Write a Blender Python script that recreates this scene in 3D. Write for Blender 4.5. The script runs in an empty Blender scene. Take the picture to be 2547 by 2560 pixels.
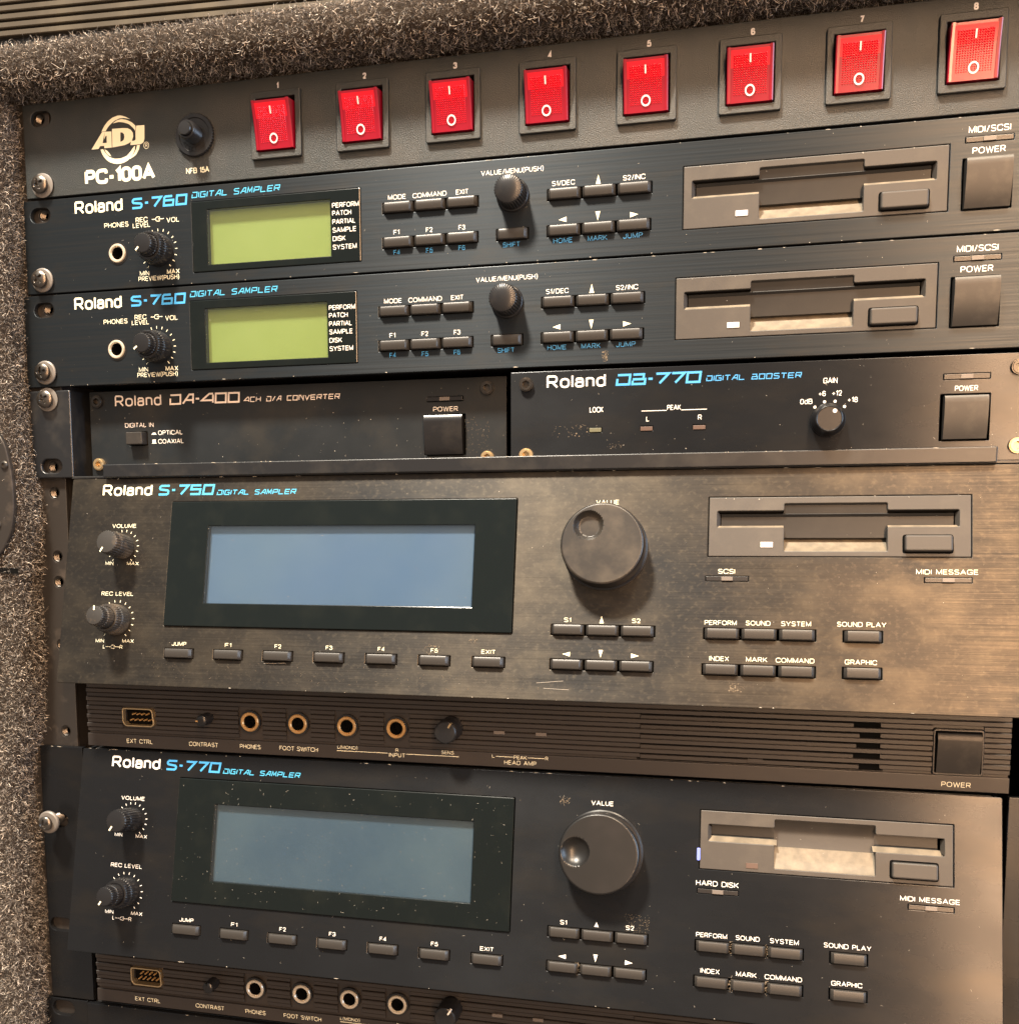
import bpy, math, random
import numpy as np
from mathutils import Matrix, Vector
random.seed(7); rng = np.random.default_rng(7)
S = 0.001                       # everything below is written in millimetres
scene = bpy.context.scene
COL = scene.collection

# ---------------------------------------------------------------- camera, world, lamps, exposure
Rm = [[0.9689926128971832, -0.006638257356447462, -0.24700050544472768],
      [-0.020063909517439794, 0.9942241123332742, -0.10543175038852023],
      [0.2462737413642741, 0.10711838308330096, 0.9632626310202488]]
cd = bpy.data.cameras.new('camera'); cam = bpy.data.objects.new('camera', cd); COL.objects.link(cam)
def w3(a, b, c): return Vector((a, -c, b))          # (right, up, out of the rack) -> Blender axes
m = Matrix.Identity(4)
for i in range(3):
    m.col[i][0:3] = w3(*Rm[i])
m.col[3][0:3] = w3(329.3, -196.2, 465.1) * S
cam.matrix_world = m
cd.sensor_fit = 'HORIZONTAL'; cd.sensor_width = 36; cd.lens = 2666.8 / 2547 * 36
cd.shift_x = (1273.5 - 1161.25) / 2547; cd.shift_y = (1573.5 - 1280) / 2547
cd.clip_start = 0.01; cd.clip_end = 50
scene.camera = cam

world = bpy.data.worlds.new('World'); scene.world = world; world.use_nodes = True
wn = world.node_tree.nodes; wl = world.node_tree.links
bg = wn['Background']
wt = wn.new('ShaderNodeTexCoord'); ws = wn.new('ShaderNodeSeparateXYZ'); wr = wn.new('ShaderNodeValToRGB')
wl.new(wt.outputs['Generated'], ws.inputs[0]); wl.new(ws.outputs['Z'], wr.inputs[0]); wl.new(wr.outputs[0], bg.inputs['Color'])
wr.color_ramp.elements[0].position = 0.0; wr.color_ramp.elements[0].color = (0.22, 0.18, 0.15, 1)
wr.color_ramp.elements[1].position = 1.0; wr.color_ramp.elements[1].color = (0.42, 0.50, 0.53, 1)
bg.inputs['Strength'].default_value = 1.65

def area(name, pos, tgt, size, power, col, size_y=None):
    l = bpy.data.lights.new(name, 'AREA'); l.energy = power; l.color = col; l.size = size
    if size_y: l.shape = 'RECTANGLE'; l.size_y = size_y
    o = bpy.data.objects.new(name, l); COL.objects.link(o)
    o.location = w3(*pos) * S
    d = (w3(*tgt) - w3(*pos)); o.rotation_euler = d.to_track_quat('-Z', 'Y').to_euler()
    return o
area('ceiling_lamp', (-225, 1700, 1000), (200, -150, 0), 0.24, 155, (1.0, 0.89, 0.74))
area('ceiling_lamp', (820, 1950, 1080), (260, -200, 0), 0.42, 66, (1.0, 0.80, 0.58))
area('warm_strip_light', (690, 250, 1150), (400, -150, 0), 0.10, 34, (1.0, 0.60, 0.33), 1.7)  # unseen tall warm strip, added for the sheen on the right of the panels
area('window_light', (2200, 100, 260), (300, -200, 0), 0.9, 40, (0.55, 0.75, 1.0), 1.3)
scene.view_settings.view_transform = 'Standard'; scene.view_settings.look = 'None'
scene.view_settings.exposure = 0.0; scene.view_settings.gamma = 1.0
scene.render.engine = 'CYCLES'
scene.cycles.max_bounces = 6; scene.cycles.transparent_max_bounces = 8

# ---------------------------------------------------------------- materials
MATS = {}
def mat(name, base=(0.5, 0.5, 0.5), rough=0.5, metal=0.0, coat=0.0, spec=0.5, noise=None, bump=None, rnoise=None, aniso=0.0, sss=0.0, emit=None, specks=None):
    """noise=(scale xyz, detail, colour2, lo, hi)  bump=(scale xyz, strength, dist mm)  rnoise=(scale xyz, rlo, rhi)"""
    mt = bpy.data.materials.new(name); mt.use_nodes = True; nt = mt.node_tree; N = nt.nodes; L = nt.links
    b = N['Principled BSDF']
    b.inputs['Base Color'].default_value = (*base, 1); b.inputs['Roughness'].default_value = rough
    b.inputs['Metallic'].default_value = metal; b.inputs['Coat Weight'].default_value = coat
    b.inputs['Specular IOR Level'].default_value = spec
    tc = N.new('ShaderNodeTexCoord')
    def tex(scale, detail=4, rough_=0.6):
        mp = N.new('ShaderNodeMapping'); mp.inputs['Scale'].default_value = scale
        L.new(tc.outputs['Object'], mp.inputs[0])
        n = N.new('ShaderNodeTexNoise'); n.inputs['Scale'].default_value = 1; n.inputs['Detail'].default_value = detail
        n.inputs['Roughness'].default_value = rough_
        L.new(mp.outputs[0], n.inputs['Vector']); return n.outputs['Fac']
    def ramp(fac, lo, hi, c0=(0, 0, 0), c1=(1, 1, 1)):
        r = N.new('ShaderNodeValToRGB'); r.color_ramp.elements[0].position = lo; r.color_ramp.elements[1].position = hi
        r.color_ramp.elements[0].color = (*c0, 1); r.color_ramp.elements[1].color = (*c1, 1)
        L.new(fac, r.inputs[0]); return r.outputs[0]
    colour = None
    for nz in (noise or []):
        f = ramp(tex(nz[0], nz[1]), nz[3], nz[4])
        mx = N.new('ShaderNodeMix'); mx.data_type = 'RGBA'; L.new(f, mx.inputs[0])
        if colour is None: mx.inputs[6].default_value = (*base, 1)
        else: L.new(colour, mx.inputs[6])
        mx.inputs[7].default_value = (*nz[2], 1); colour = mx.outputs[2]
    if colour is not None: L.new(colour, b.inputs['Base Color'])
    if rnoise:
        L.new(ramp(tex(rnoise[0], 5), 0.3, 0.7, (rnoise[1],) * 3, (rnoise[2],) * 3), b.inputs['Roughness'])
    if bump:
        prev = None
        for bp in bump:
            bn = N.new('ShaderNodeBump'); bn.inputs['Strength'].default_value = bp[1]; bn.inputs['Distance'].default_value = bp[2] * S
            L.new(tex(bp[0], 3), bn.inputs['Height'])
            if prev: L.new(prev, bn.inputs['Normal'])
            prev = bn.outputs[0]
        L.new(prev, b.inputs['Normal'])
    if aniso:
        b.inputs['Anisotropic'].default_value = aniso
        cx = N.new('ShaderNodeCombineXYZ'); cx.inputs[2].default_value = 1.0; L.new(cx.outputs[0], b.inputs['Tangent'])
    if sss: b.inputs['Subsurface Weight'].default_value = sss; b.inputs['Subsurface Radius'].default_value = (0.002, 0.0005, 0.0005)
    if emit: b.inputs['Emission Color'].default_value = (*emit[0], 1); b.inputs['Emission Strength'].default_value = emit[1]
    MATS[name] = mt; return mt
K = 1000
mat('powder_black', (0.011, 0.015, 0.016), 0.48, metal=0.35, spec=.9, noise=[((30, 30, 30), 4, (0.024, 0.024, 0.022), .45, .7)], bump=[((2300, 2300, 2300), 1.0, 0.2)])
mat('brushed_black', (0.017, 0.022, 0.027), 0.40, metal=0.6, spec=.4, aniso=0.8,
    noise=[((14, 900, 14), 4, (0.024, 0.026, 0.028), .42, .75), ((22, 60, 60), 5, (0.030, 0.028, 0.025), .56, .8)],
    rnoise=((10, 1400, 30), .33, .47), bump=[((9, 3000, 30), 0.12, 0.02)])
mat('dusty_brushed', (0.024, 0.023, 0.022), 0.46, metal=0.72, spec=.4, aniso=0.75,
    noise=[((24, 1500, 40), 5, (0.029, 0.027, 0.025), .42, .66), ((12, 15, 30), 8, (0.054, 0.045, 0.035), .34, .72), ((55, 85, 60), 14, (0.080, 0.067, 0.050), .44, .78), ((9, 13, 20), 8, (0.019, 0.020, 0.022), .46, .74), ((420, 520, 60), 8, (0.080, 0.068, 0.052), .52, .85)],
    rnoise=((10, 2200, 30), .34, .54), bump=[((9, 2600, 30), 0.2, 0.02), ((400, 400, 400), .2, .04)])
mat('satin_black', (0.010, 0.013, 0.016), 0.48, metal=0.15, spec=.35, noise=[((25, 25, 40), 5, (0.026, 0.025, 0.022), .52, .8)], bump=[((1500, 1500, 1500), .25, .03)], rnoise=((30, 30, 60), .38, .55))
mat('satin_brown_black', (0.013, 0.014, 0.016), 0.26, metal=0.5, spec=.35, aniso=0.85, noise=[((20, 50, 20), 6, (0.022, 0.020, 0.018), .5, .8), ((120, 90, 90), 6, (0.06, 0.052, 0.045), .72, .95)], bump=[((900, 900, 900), .12, .02)], rnoise=((25, 40, 30), .24, .30))
mat('sheet_black', (0.010, 0.011, 0.013), 0.33, noise=[((40, 40, 40), 4, (0.035, 0.033, 0.030), .5, .8)], bump=[((900, 900, 900), .15, .04)])
mat('rail_black', (0.028, 0.025, 0.023), 0.33, metal=0.2, noise=[((60, 60, 30), 5, (0.085, 0.07, 0.058), .55, .8)], bump=[((200, 200, 100), .4, .15)])
mat('ridged_plastic', (0.022, 0.019, 0.018), 0.40, noise=[((12, 30, 200), 4, (0.038, 0.031, 0.026), .45, .75)], bump=[((900, 900, 900), .15, .03)])
mat('plastic_black', (0.009, 0.009, 0.010), 0.30, noise=[((80, 80, 80), 4, (0.024, 0.022, 0.020), .5, .8)], bump=[((1200, 1200, 1200), .2, .03)])
mat('dusty_plastic', (0.022, 0.021, 0.020), 0.45, noise=[((90, 90, 90), 6, (0.12, 0.09, 0.06), .48, .72)], bump=[((700, 700, 700), .3, .05)])
mat('dial_dusty', (0.017, 0.016, 0.015), 0.38, noise=[((70, 70, 70), 6, (0.060, 0.051, 0.040), .42, .75)], bump=[((700, 700, 700), .25, .04)])
mat('dial_clean', (0.009, 0.009, 0.009), 0.34, noise=[((60, 60, 60), 3, (0.013, 0.012, 0.012), .45, .7)], bump=[((1500, 1500, 1500), .3, .03)])
mat('button_grey', (0.034, 0.032, 0.030), 0.36, metal=0.15, spec=.35, noise=[((150, 150, 150), 5, (0.060, 0.055, 0.048), .5, .8)], bump=[((1600, 1600, 1600), .2, .03)])
mat('drive_grey', (0.040, 0.037, 0.034), 0.48, noise=[((60, 60, 60), 5, (0.060, 0.054, 0.046), .5, .8)], bump=[((1300, 1300, 1300), .35, .05)])
mat('drive_dusty_lit', (0.12, 0.10, 0.073), 0.62, noise=[((200, 200, 200), 8, (0.19, 0.155, 0.11), .4, .7)], bump=[((600, 600, 600), .4, .08)])  # dust tone, lightened further to put light on up-facing edges and ramps
mat('drive_dark', (0.016, 0.016, 0.016), 0.4, spec=.35, noise=[((60, 60, 60), 4, (0.026, 0.024, 0.022), .5, .8)])
mat('gloss_black', (0.004, 0.006, 0.006), 0.16, spec=.35, noise=[((60, 60, 60), 3, (0.007, 0.009, 0.008), .5, .8)])
mat('hole_black', (0.002, 0.002, 0.002), 0.9, spec=0.1)
mat('red_lens', (0.60, 0.004, 0.018), 0.30, coat=0.3, sss=0.25)
mat('red_shell', (0.22, 0.003, 0.014), 0.28, coat=0.25)
mat('print_cream', (0.74, 0.72, 0.55), 0.55)
mat('print_white', (0.74, 0.72, 0.68), 0.55)
mat('print_grey', (0.72, 0.64, 0.58), 0.5)
mat('print_blue', (0.045, 0.29, 0.62), 0.5)
mat('print_cyan', (0.055, 0.35, 0.58), 0.5)
mat('lcd_green', (0.245, 0.325, 0.085), 0.5, noise=[((25, 25, 25), 3, (0.265, 0.345, 0.10), .4, .7)])
mat('lcd_blue', (0.062, 0.118, 0.235), 0.5, noise=[((12, 12, 20), 3, (0.080, 0.138, 0.235), .35, .7)], rnoise=((20, 20, 20), .3, .5))
mat('lcd_teal', (0.036, 0.070, 0.118), 0.5, noise=[((14, 14, 22), 4, (0.055, 0.092, 0.135), .42, .68)], rnoise=((20, 20, 20), .3, .5))
mat('steel', (0.12, 0.11, 0.10), 0.30, metal=0.9, noise=[((300, 300, 300), 4, (0.14, 0.12, 0.10), .45, .7)])
mat('dark_steel', (0.07, 0.065, 0.06), 0.32, metal=0.9, noise=[((300, 300, 300), 4, (0.12, 0.10, 0.08), .5, .75)])
mat('nickel', (0.60, 0.54, 0.44), 0.30, metal=0.45)
mat('brass', (0.50, 0.31, 0.13), 0.32, metal=0.4, noise=[((200, 200, 200), 4, (0.40, 0.24, 0.10), .45, .7)])
mat('old_brass', (0.50, 0.38, 0.22), 0.35, metal=0.8)
mat('indicator_led', (0.12, 0.105, 0.095), 0.35)
mat('indicator_green', (0.11, 0.11, 0.07), 0.35)
mat('indicator_red', (0.085, 0.055, 0.045), 0.35)
mat('indicator_white', (0.62, 0.60, 0.60), 0.4)
mat('washer_grey', (0.13, 0.12, 0.11), 0.45)
mat('carpet_base', (0.02, 0.016, 0.013), 0.95, spec=0.1, noise=[((500, 500, 500), 4, (0.05, 0.04, 0.032), .4, .7)], bump=[((600, 600, 600), 1.0, 1.0)])
mat('blue_tape', (0.16, 0.22, 0.75), 0.4)
mat('dust', (0.34, 0.32, 0.28), 0.8, spec=0.1)
mat('rust_dust', (0.16, 0.13, 0.095), 0.9, spec=0.1)
mat('bronze_ribbed', (0.085, 0.072, 0.055), 0.38, metal=0.4, noise=[((30, 30, 200), 5, (0.13, 0.11, 0.08), .45, .75)])

def glass():
    mt = bpy.data.materials.new('window_glass'); mt.use_nodes = True; N = mt.node_tree.nodes; L = mt.node_tree.links
    N.clear(); out = N.new('ShaderNodeOutputMaterial'); mx = N.new('ShaderNodeMixShader'); fr = N.new('ShaderNodeMapRange'); lw = N.new('ShaderNodeLayerWeight'); lw.inputs[0].default_value = .35; L.new(lw.outputs['Facing'], fr.inputs[0])
    t = N.new('ShaderNodeBsdfTransparent'); g = N.new('ShaderNodeBsdfGlossy'); g.inputs['Roughness'].default_value = 0.12
    fr.inputs[1].default_value = 0; fr.inputs[2].default_value = 1; fr.inputs[3].default_value = .035; fr.inputs[4].default_value = .5; t.inputs[0].default_value = (0.93, 0.95, 0.94, 1)
    L.new(fr.outputs[0], mx.inputs[0]); L.new(t.outputs[0], mx.inputs[1]); L.new(g.outputs[0], mx.inputs[2]); L.new(mx.outputs[0], out.inputs[0])
    MATS['window_glass'] = mt
glass()
def fibre_mat():
    mt = bpy.data.materials.new('carpet_fibre'); mt.use_nodes = True; N = mt.node_tree.nodes; L = mt.node_tree.links
    b = N['Principled BSDF']; g = N.new('ShaderNodeNewGeometry'); r = N.new('ShaderNodeValToRGB')
    L.new(g.outputs['Random Per Island'], r.inputs[0]); L.new(r.outputs[0], b.inputs['Base Color'])
    e = r.color_ramp.elements; e[0].position = 0; e[0].color = (0.03, 0.026, 0.023, 1); e[1].position = 1; e[1].color = (0.85, 0.77, 0.67, 1)
    for p, c in ((.4, (0.07, 0.06, 0.053)), (.66, (0.17, 0.148, 0.128)), (.86, (0.44, 0.385, 0.33))):
        x = e.new(p); x.color = (*c, 1)
    b.inputs['Roughness'].default_value = 0.55; b.inputs['Specular IOR Level'].default_value = 0.35
    MATS['carpet_fibre'] = mt
fibre_mat()

# ---------------------------------------------------------------- mesh helpers (mm in, metres out)
def mesh(name, verts, faces, smooth=None):
    me = bpy.data.meshes.new(name)
    me.from_pydata([(x * S, y * S, z * S) for x, y, z in verts], [], faces); me.update()
    if smooth is not None:
        for p in me.polygons: p.use_smooth = True
        me.set_sharp_from_angle(angle=math.radians(smooth))
    return me
def rp(pts, r, seg=4):
    """round the corners of a polygon"""
    out = []; n = len(pts)
    for i in range(n):
        p = Vector(pts[i]); a = Vector(pts[i - 1]); b = Vector(pts[(i + 1) % n])
        da = (a - p); db = (b - p); rr = min(r, da.length / 2.01, db.length / 2.01)
        if rr <= 1e-4: out.append(tuple(p)); continue
        p0 = p + da.normalized() * rr; p1 = p + db.normalized() * rr
        for k in range(seg + 1):
            t = k / seg
            out.append(tuple(p0 * (1 - t) ** 2 + p * 2 * t * (1 - t) + p1 * t * t))
    return out
def rect(x0, y0, x1, y1, r=0, seg=3):
    q = [(x0, y0), (x1, y0), (x1, y1), (x0, y1)]
    return rp(q, r, seg) if r else q
def circ(x, y, r, n=24): return [(x + r * math.cos(2 * math.pi * k / n), y + r * math.sin(2 * math.pi * k / n)) for k in range(n)]
def slot(x, y, w, h, n=8):
    r = h / 2; out = []
    for k in range(n + 1): a = -math.pi / 2 + math.pi * k / n; out.append((x + w / 2 - r + r * math.cos(a), y + r * math.sin(a)))
    for k in range(n + 1): a = math.pi / 2 + math.pi * k / n; out.append((x - w / 2 + r + r * math.cos(a), y + r * math.sin(a)))
    return out
def plate(name, outer, holes=(), th=2.0, bev=0.2, res=0):
    """flat plate: front at z=0, back at z=-th; y up"""
    cu = bpy.data.curves.new(name, 'CURVE'); cu.dimensions = '2D'; cu.fill_mode = 'BOTH'
    cu.extrude = max(th / 2 - bev, 0) * S; cu.bevel_depth = bev * S; cu.bevel_resolution = res; cu.offset = -bev * S
    for loop in [outer] + list(holes):
        sp = cu.splines.new('POLY'); sp.points.add(len(loop) - 1)
        for i, (x, y) in enumerate(loop): sp.points[i].co = (x * S, y * S, 0, 1)
        sp.use_cyclic_u = True
    ob = bpy.data.objects.new(name, cu); me = bpy.data.meshes.new_from_object(ob); me.name = name
    zs = np.zeros(len(me.vertices) * 3); me.vertices.foreach_get('co', zs); zs = zs.reshape(-1, 3); zs[:, 2] -= zs[:, 2].max()
    me.vertices.foreach_set('co', zs.ravel()); me.update()
    for p in me.polygons: p.use_smooth = False
    bpy.data.objects.remove(ob); bpy.data.curves.remove(cu); return me
def rbox(name, w, h, d, bev=0.25, r=0.3, res=1):
    """box centred in x,y whose front is at z=+d and back at z=0"""
    me = plate(name, rect(-w / 2, -h / 2, w / 2, h / 2, r), (), d, bev, res)
    a = np.zeros(len(me.vertices) * 3); me.vertices.foreach_get('co', a); a = a.reshape(-1, 3); a[:, 2] += d * S
    me.vertices.foreach_set('co', a.ravel()); me.update(); return me
def lathe(name, prof, n=32, knurl=(), amp=0.25, ribs=24, smooth=35):
    """prof: (radius, z); knurl: indices of rings that carry ribs"""
    if knurl: n = ribs * 4
    v = []; f = []; rings = []
    for i, (r, z) in enumerate(prof):
        if r <= 1e-6: rings.append([len(v)]); v.append((0, 0, z)); continue
        ring = []
        for k in range(n):
            rr = r - (amp if (i in knurl and k % 4 in (2, 3)) else 0)
            a = 2 * math.pi * k / n; ring.append(len(v)); v.append((rr * math.cos(a), rr * math.sin(a), z))
        rings.append(ring)
    for a, b in zip(rings, rings[1:]):
        for k in range(n):
            k2 = (k + 1) % n
            if len(a) == 1 and len(b) == 1: continue
            if len(a) == 1: f.append((a[0], b[k], b[k2]))
            elif len(b) == 1: f.append((a[k], b[0], a[k2])[::-1] if False else (a[k], a[k2], b[0]))
            else: f.append((a[k], a[k2], b[k2], b[k]))
    return mesh(name, v, f, smooth)
def polar(name, R, nr, na, fn, skirt=0, smooth=40):
    v = [(0, 0, fn(0, 0))]; f = []
    for i in range(1, nr + 1):
        r = R * i / nr
        for k in range(na):
            a = 2 * math.pi * k / na; x, y = r * math.cos(a), r * math.sin(a); v.append((x, y, fn(x, y)))
    for k in range(na): f.append((0, 1 + k, 1 + (k + 1) % na))
    for i in range(nr - 1):
        b = 1 + i * na
        for k in range(na): f.append((b + k, b + na + k, b + na + (k + 1) % na, b + (k + 1) % na))
    if skirt:
        b = 1 + (nr - 1) * na; s0 = len(v)
        for k in range(na): x, y, z = v[b + k]; v.append((x, y, z - skirt))
        for k in range(na): f.append((b + k, s0 + k, s0 + (k + 1) % na, b + (k + 1) % na))
    return mesh(name, v, f, smooth)
def extr(name, prof, x0, x1, smooth=30, closed=True):
    """prof: (y, z) loop extruded along x"""
    n = len(prof); v = [(x0, y, z) for y, z in prof] + [(x1, y, z) for y, z in prof]
    f = [(k, (k + 1) % n, n + (k + 1) % n, n + k) for k in range(n if closed else n - 1)]
    if closed: f += [tuple(range(n))[::-1], tuple(range(n, 2 * n))]
    return mesh(name, v, f, smooth)
def polys(name, plist, dz=0.004):
    """flat printed shapes; plist of polygons or (outer, [holes])"""
    v = []; f = []
    for i, p in enumerate(plist):
        b = len(v); v += [(x, y, (i % 5) * dz) for x, y in p]; f.append(tuple(range(b, b + len(p))))
    return mesh(name, v, f)
def stroke(pts, w, closed=False):
    """polyline -> list of mitred quads"""
    P = [Vector(p) for p in pts]; n = len(P); L = []; Rr = []
    for i in range(n):
        if closed: a = P[i] - P[i - 1]; b = P[(i + 1) % n] - P[i]
        else: a = P[i] - P[i - 1] if i else P[1] - P[0]; b = P[i + 1] - P[i] if i < n - 1 else P[i] - P[i - 1]
        a.normalize(); b.normalize(); t = (a + b)
        if t.length < 1e-6: t = a.copy()
        t.normalize(); nn = Vector((-t.y, t.x)); c = max(0.35, nn.dot(Vector((-a.y, a.x))))
        L.append(tuple(P[i] + nn * w / 2 / c)); Rr.append(tuple(P[i] - nn * w / 2 / c))
    return [[Rr[i], Rr[(i + 1) % n], L[(i + 1) % n], L[i]] for i in range(n if closed else n - 1)]

# ---------------------------------------------------------------- objects
REL = {}
def obj(name, me, m_, parent=None, M=None, label=None, cat=None, group=None, kind=None):
    o = bpy.data.objects.new(name, me); COL.objects.link(o)
    if me is not None and m_ is not None:
        mm = MATS[m_]
        if len(me.materials) == 0: me.materials.append(mm)
        elif me.materials[0] != mm:
            o.material_slots[0].link = 'OBJECT'; o.material_slots[0].material = mm
    M = M if M is not None else Matrix.Identity(4)
    if parent is not None:
        o.parent = parent; pm = REL.get(parent.name, Matrix.Identity(4))
        o.matrix_local = pm.inverted() @ M; REL[o.name] = M
    else:
        o.matrix_local = M; REL[o.name] = Matrix.Identity(4)
    if label: o['label'] = label
    if cat: o['category'] = cat
    if group: o['group'] = group
    if kind: o['kind'] = kind
    return o
def thing(name, label, cat, u=0, v=0, group=None):
    return obj(name, None, None, None, Matrix.Translation(w3(u, -v, 0) * S), label, cat, group)
class Frame:
    def __init__(s, deg=90.0, off=(0, 0, 0)): s.M = Matrix.Translation(Vector(off)) @ Matrix.Rotation(math.radians(deg), 4, 'X')
    def back(s, z):
        k = (465.1 + z) / 465.1; c = Vector((329.3, -(196.2 - 133.35), 0)) * S
        s.M = s.M @ Matrix.Translation(Vector((c.x, c.y, -z * S))) @ Matrix.Scale(k, 4) @ Matrix.Translation(-c); return s
    def at(s, x, t, h=0.0, rz=0.0):
        return s.M @ Matrix.Translation(Vector((x, -t, h)) * S) @ Matrix.Rotation(math.radians(rz), 4, 'Z')
FLAT = Frame()
TILT = 90 - math.degrees(math.atan2(21, 98))
SLANT = Frame(TILT)

def ropen(pts, r, seg=5):
    """round the inner corners of an open polyline"""
    if not r: return list(pts)
    out = [pts[0]]
    for i in range(1, len(pts) - 1):
        p = Vector(pts[i]); da = Vector(pts[i - 1]) - p; db = Vector(pts[i + 1]) - p; rr = min(r, da.length / 2.02, db.length / 2.02)
        p0 = p + da.normalized() * rr; p1 = p + db.normalized() * rr
        for k in range(seg + 1):
            t = k / seg; q = p0 * (1 - t) ** 2 + p * 2 * t * (1 - t) + p1 * t * t; out.append(tuple(q))
    out.append(pts[-1]); return out
V_ = lambda x, y0=0, y1=1: ([(x, y0), (x, y1)], 0)
# upright grotesque capitals as strokes: (points, corner radius[, 'c' closed]), with an advance width
FONT = {
 'A': (.92, [([(0, 0), (.46, 1), (.92, 0)], 0), ([(.17, .34), (.75, .34)], 0)]), 'B': (.78, [V_(0), ([(0, 1), (.72, 1), (.72, .53), (0, .53)], .24), ([(.3, .53), (.78, .53), (.78, 0), (0, 0)], .26)]),
 'C': (.86, [([(.86, .72), (.84, 1), (0, 1), (0, 0), (.84, 0), (.86, .28)], .42)]), 'D': (.84, [V_(0), ([(0, 1), (.84, 1), (.84, 0), (0, 0)], .44)]),
 'E': (.68, [([(.68, 1), (0, 1), (0, 0), (.68, 0)], 0), ([(0, .52), (.62, .52)], 0)]), 'F': (.64, [([(.64, 1), (0, 1), (0, 0)], 0), ([(0, .5), (.56, .5)], 0)]),
 'G': (.88, [([(.86, .74), (.84, 1), (0, 1), (0, 0), (.86, 0), (.86, .46), (.5, .46)], .3)]), 'H': (.76, [V_(0), V_(.76), ([(0, .52), (.76, .52)], 0)]), 'I': (0, [V_(0)]),
 'J': (.56, [([(.56, 1), (.56, 0), (0, 0), (0, .3)], .27)]), 'K': (.78, [V_(0), ([(.74, 1), (.02, .34)], 0), ([(.27, .56), (.78, 0)], 0)]), 'L': (.6, [([(0, 1), (0, 0), (.6, 0)], 0)]),
 'M': (.92, [([(0, 0), (0, 1), (.46, .08), (.92, 1), (.92, 0)], 0)]), 'N': (.78, [([(0, 0), (0, 1), (.78, 0), (.78, 1)], 0)]), 'O': (.94, [([(0, 0), (0, 1), (.94, 1), (.94, 0)], .47, 'c')]),
 'P': (.72, [V_(0), ([(0, 1), (.72, 1), (.72, .46), (0, .46)], .27)]), 'R': (.78, [V_(0), ([(0, 1), (.74, 1), (.74, .46), (0, .46)], .26), ([(.38, .46), (.78, 0)], 0)]),
 'S': (.74, [([(.72, .86), (.6, 1), (.02, 1), (.02, .55), (.74, .47), (.74, 0), (.12, 0), (0, .14)], .25)]), 'T': (.72, [([(0, 1), (.72, 1)], 0), V_(.36)]), 'U': (.76, [([(0, 1), (0, 0), (.76, 0), (.76, 1)], .38)]),
 'V': (.84, [([(0, 1), (.42, 0), (.84, 1)], 0)]), 'W': (1.2, [([(0, 1), (.3, 0), (.6, .95), (.9, 0), (1.2, 1)], 0)]), 'X': (.8, [([(0, 0), (.8, 1)], 0), ([(0, 1), (.8, 0)], 0)]), 'Y': (.84, [([(0, 1), (.42, .42), (.84, 1)], 0), V_(.42, 0, .42)]),
 '/': (.46, [([(.03, -.05), (.43, 1.05)], 0)]), '-': (.36, [([(0, .38), (.36, .38)], 0)]), '+': (.6, [([(0, .42), (.6, .42)], 0), V_(.3, .12, .72)]), '(': (.22, [([(.22, 1.12), (0, .8), (0, .1), (.22, -.2)], .3)]), ')': (.22, [([(0, 1.12), (.22, .8), (.22, .1), (0, -.2)], .3)]),
 '0': (.66, [([(0, 0), (0, 1), (.66, 1), (.66, 0)], .33, 'c')]), '1': (.26, [([(0, .78), (.26, 1), (.26, 0)], 0)]), '2': (.62, [([(0, .7), (0, 1), (.6, 1), (.6, .55), (0, 0), (.64, 0)], .24)]),
 '3': (.62, [([(.02, .75), (.02, 1), (.58, 1), (.58, .54), (.25, .54)], .24), ([(.25, .52), (.62, .52), (.62, 0), (0, 0), (0, .27)], .25)]), '4': (.66, [([(.5, 0), (.5, 1), (0, .27), (.68, .27)], 0)]),
 '5': (.62, [([(.58, 1), (.1, 1), (.03, .5), (.2, .62), (.62, .62), (.62, 0), (0, 0), (0, .25)], .14)]), '6': (.62, [([(.58, .8), (.5, 1), (0, 1), (0, 0), (.62, 0), (.62, .58), (.02, .58)], .26)]), '7': (.62, [([(0, 1), (.62, 1), (.22, 0)], 0)]),
 '8': (.64, [([(.04, .53), (.04, 1), (.6, 1), (.6, .53)], .24, 'c'), ([(0, 0), (0, .5), (.64, .5), (.64, 0)], .25, 'c')]),
 'o': (.64, [([(0, 0), (0, .72), (.64, .72), (.64, 0)], .33, 'c')]), 'l': (0, [V_(0)]), 'a': (.56, [([(.03, .5), (.05, .72), (.54, .72), (.54, 0)], .2), ([(.54, .42), (0, .4), (0, 0), (.54, .02), (.54, .3)], .18)]),
 'n': (.54, [V_(0, 0, .76), ([(0, .45), (0, .72), (.54, .72), (.54, 0)], .24)]), 'd': (.6, [V_(.6), ([(0, 0), (0, .72), (.6, .72), (.6, 0)], .3, 'c')]), 'B ': (0, [])}
def label(par, F, s, x0, x1, base, cap, m_='print_cream', h=0.05, bold=0.02, wt=None):
    """text printed from x0 to x1 with its baseline at t=base and capital height cap"""
    sw = cap * (wt or (.108 + 1.0 * min(bold, .05))); W = [FONT[c][0] if c in FONT else .34 for c in s]; gap = .30 if len(s) > 1 else 0
    tot = sum(W) + gap * (len(s) - 1); u = (x1 - x0 - sw) / tot if tot > 0 else 1; x = sw / 2 - (x1 - x0) / 2; H = cap - sw; q = []
    for c, w in zip(s, W):
        for g in (FONT[c][1] if c in FONT else []):
            pts, r = g[0], g[1]; cl = len(g) > 2
            pts = rp(pts, r, 5) if cl else ropen(pts, r)
            q += stroke([(x + px * u, sw / 2 + py * H) for px, py in pts], sw, cl)
        x += (w + gap) * u
    return obj('lettering', polys('lettering', q, .005), m_, par, F.at((x0 + x1) / 2, base, h))
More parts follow.
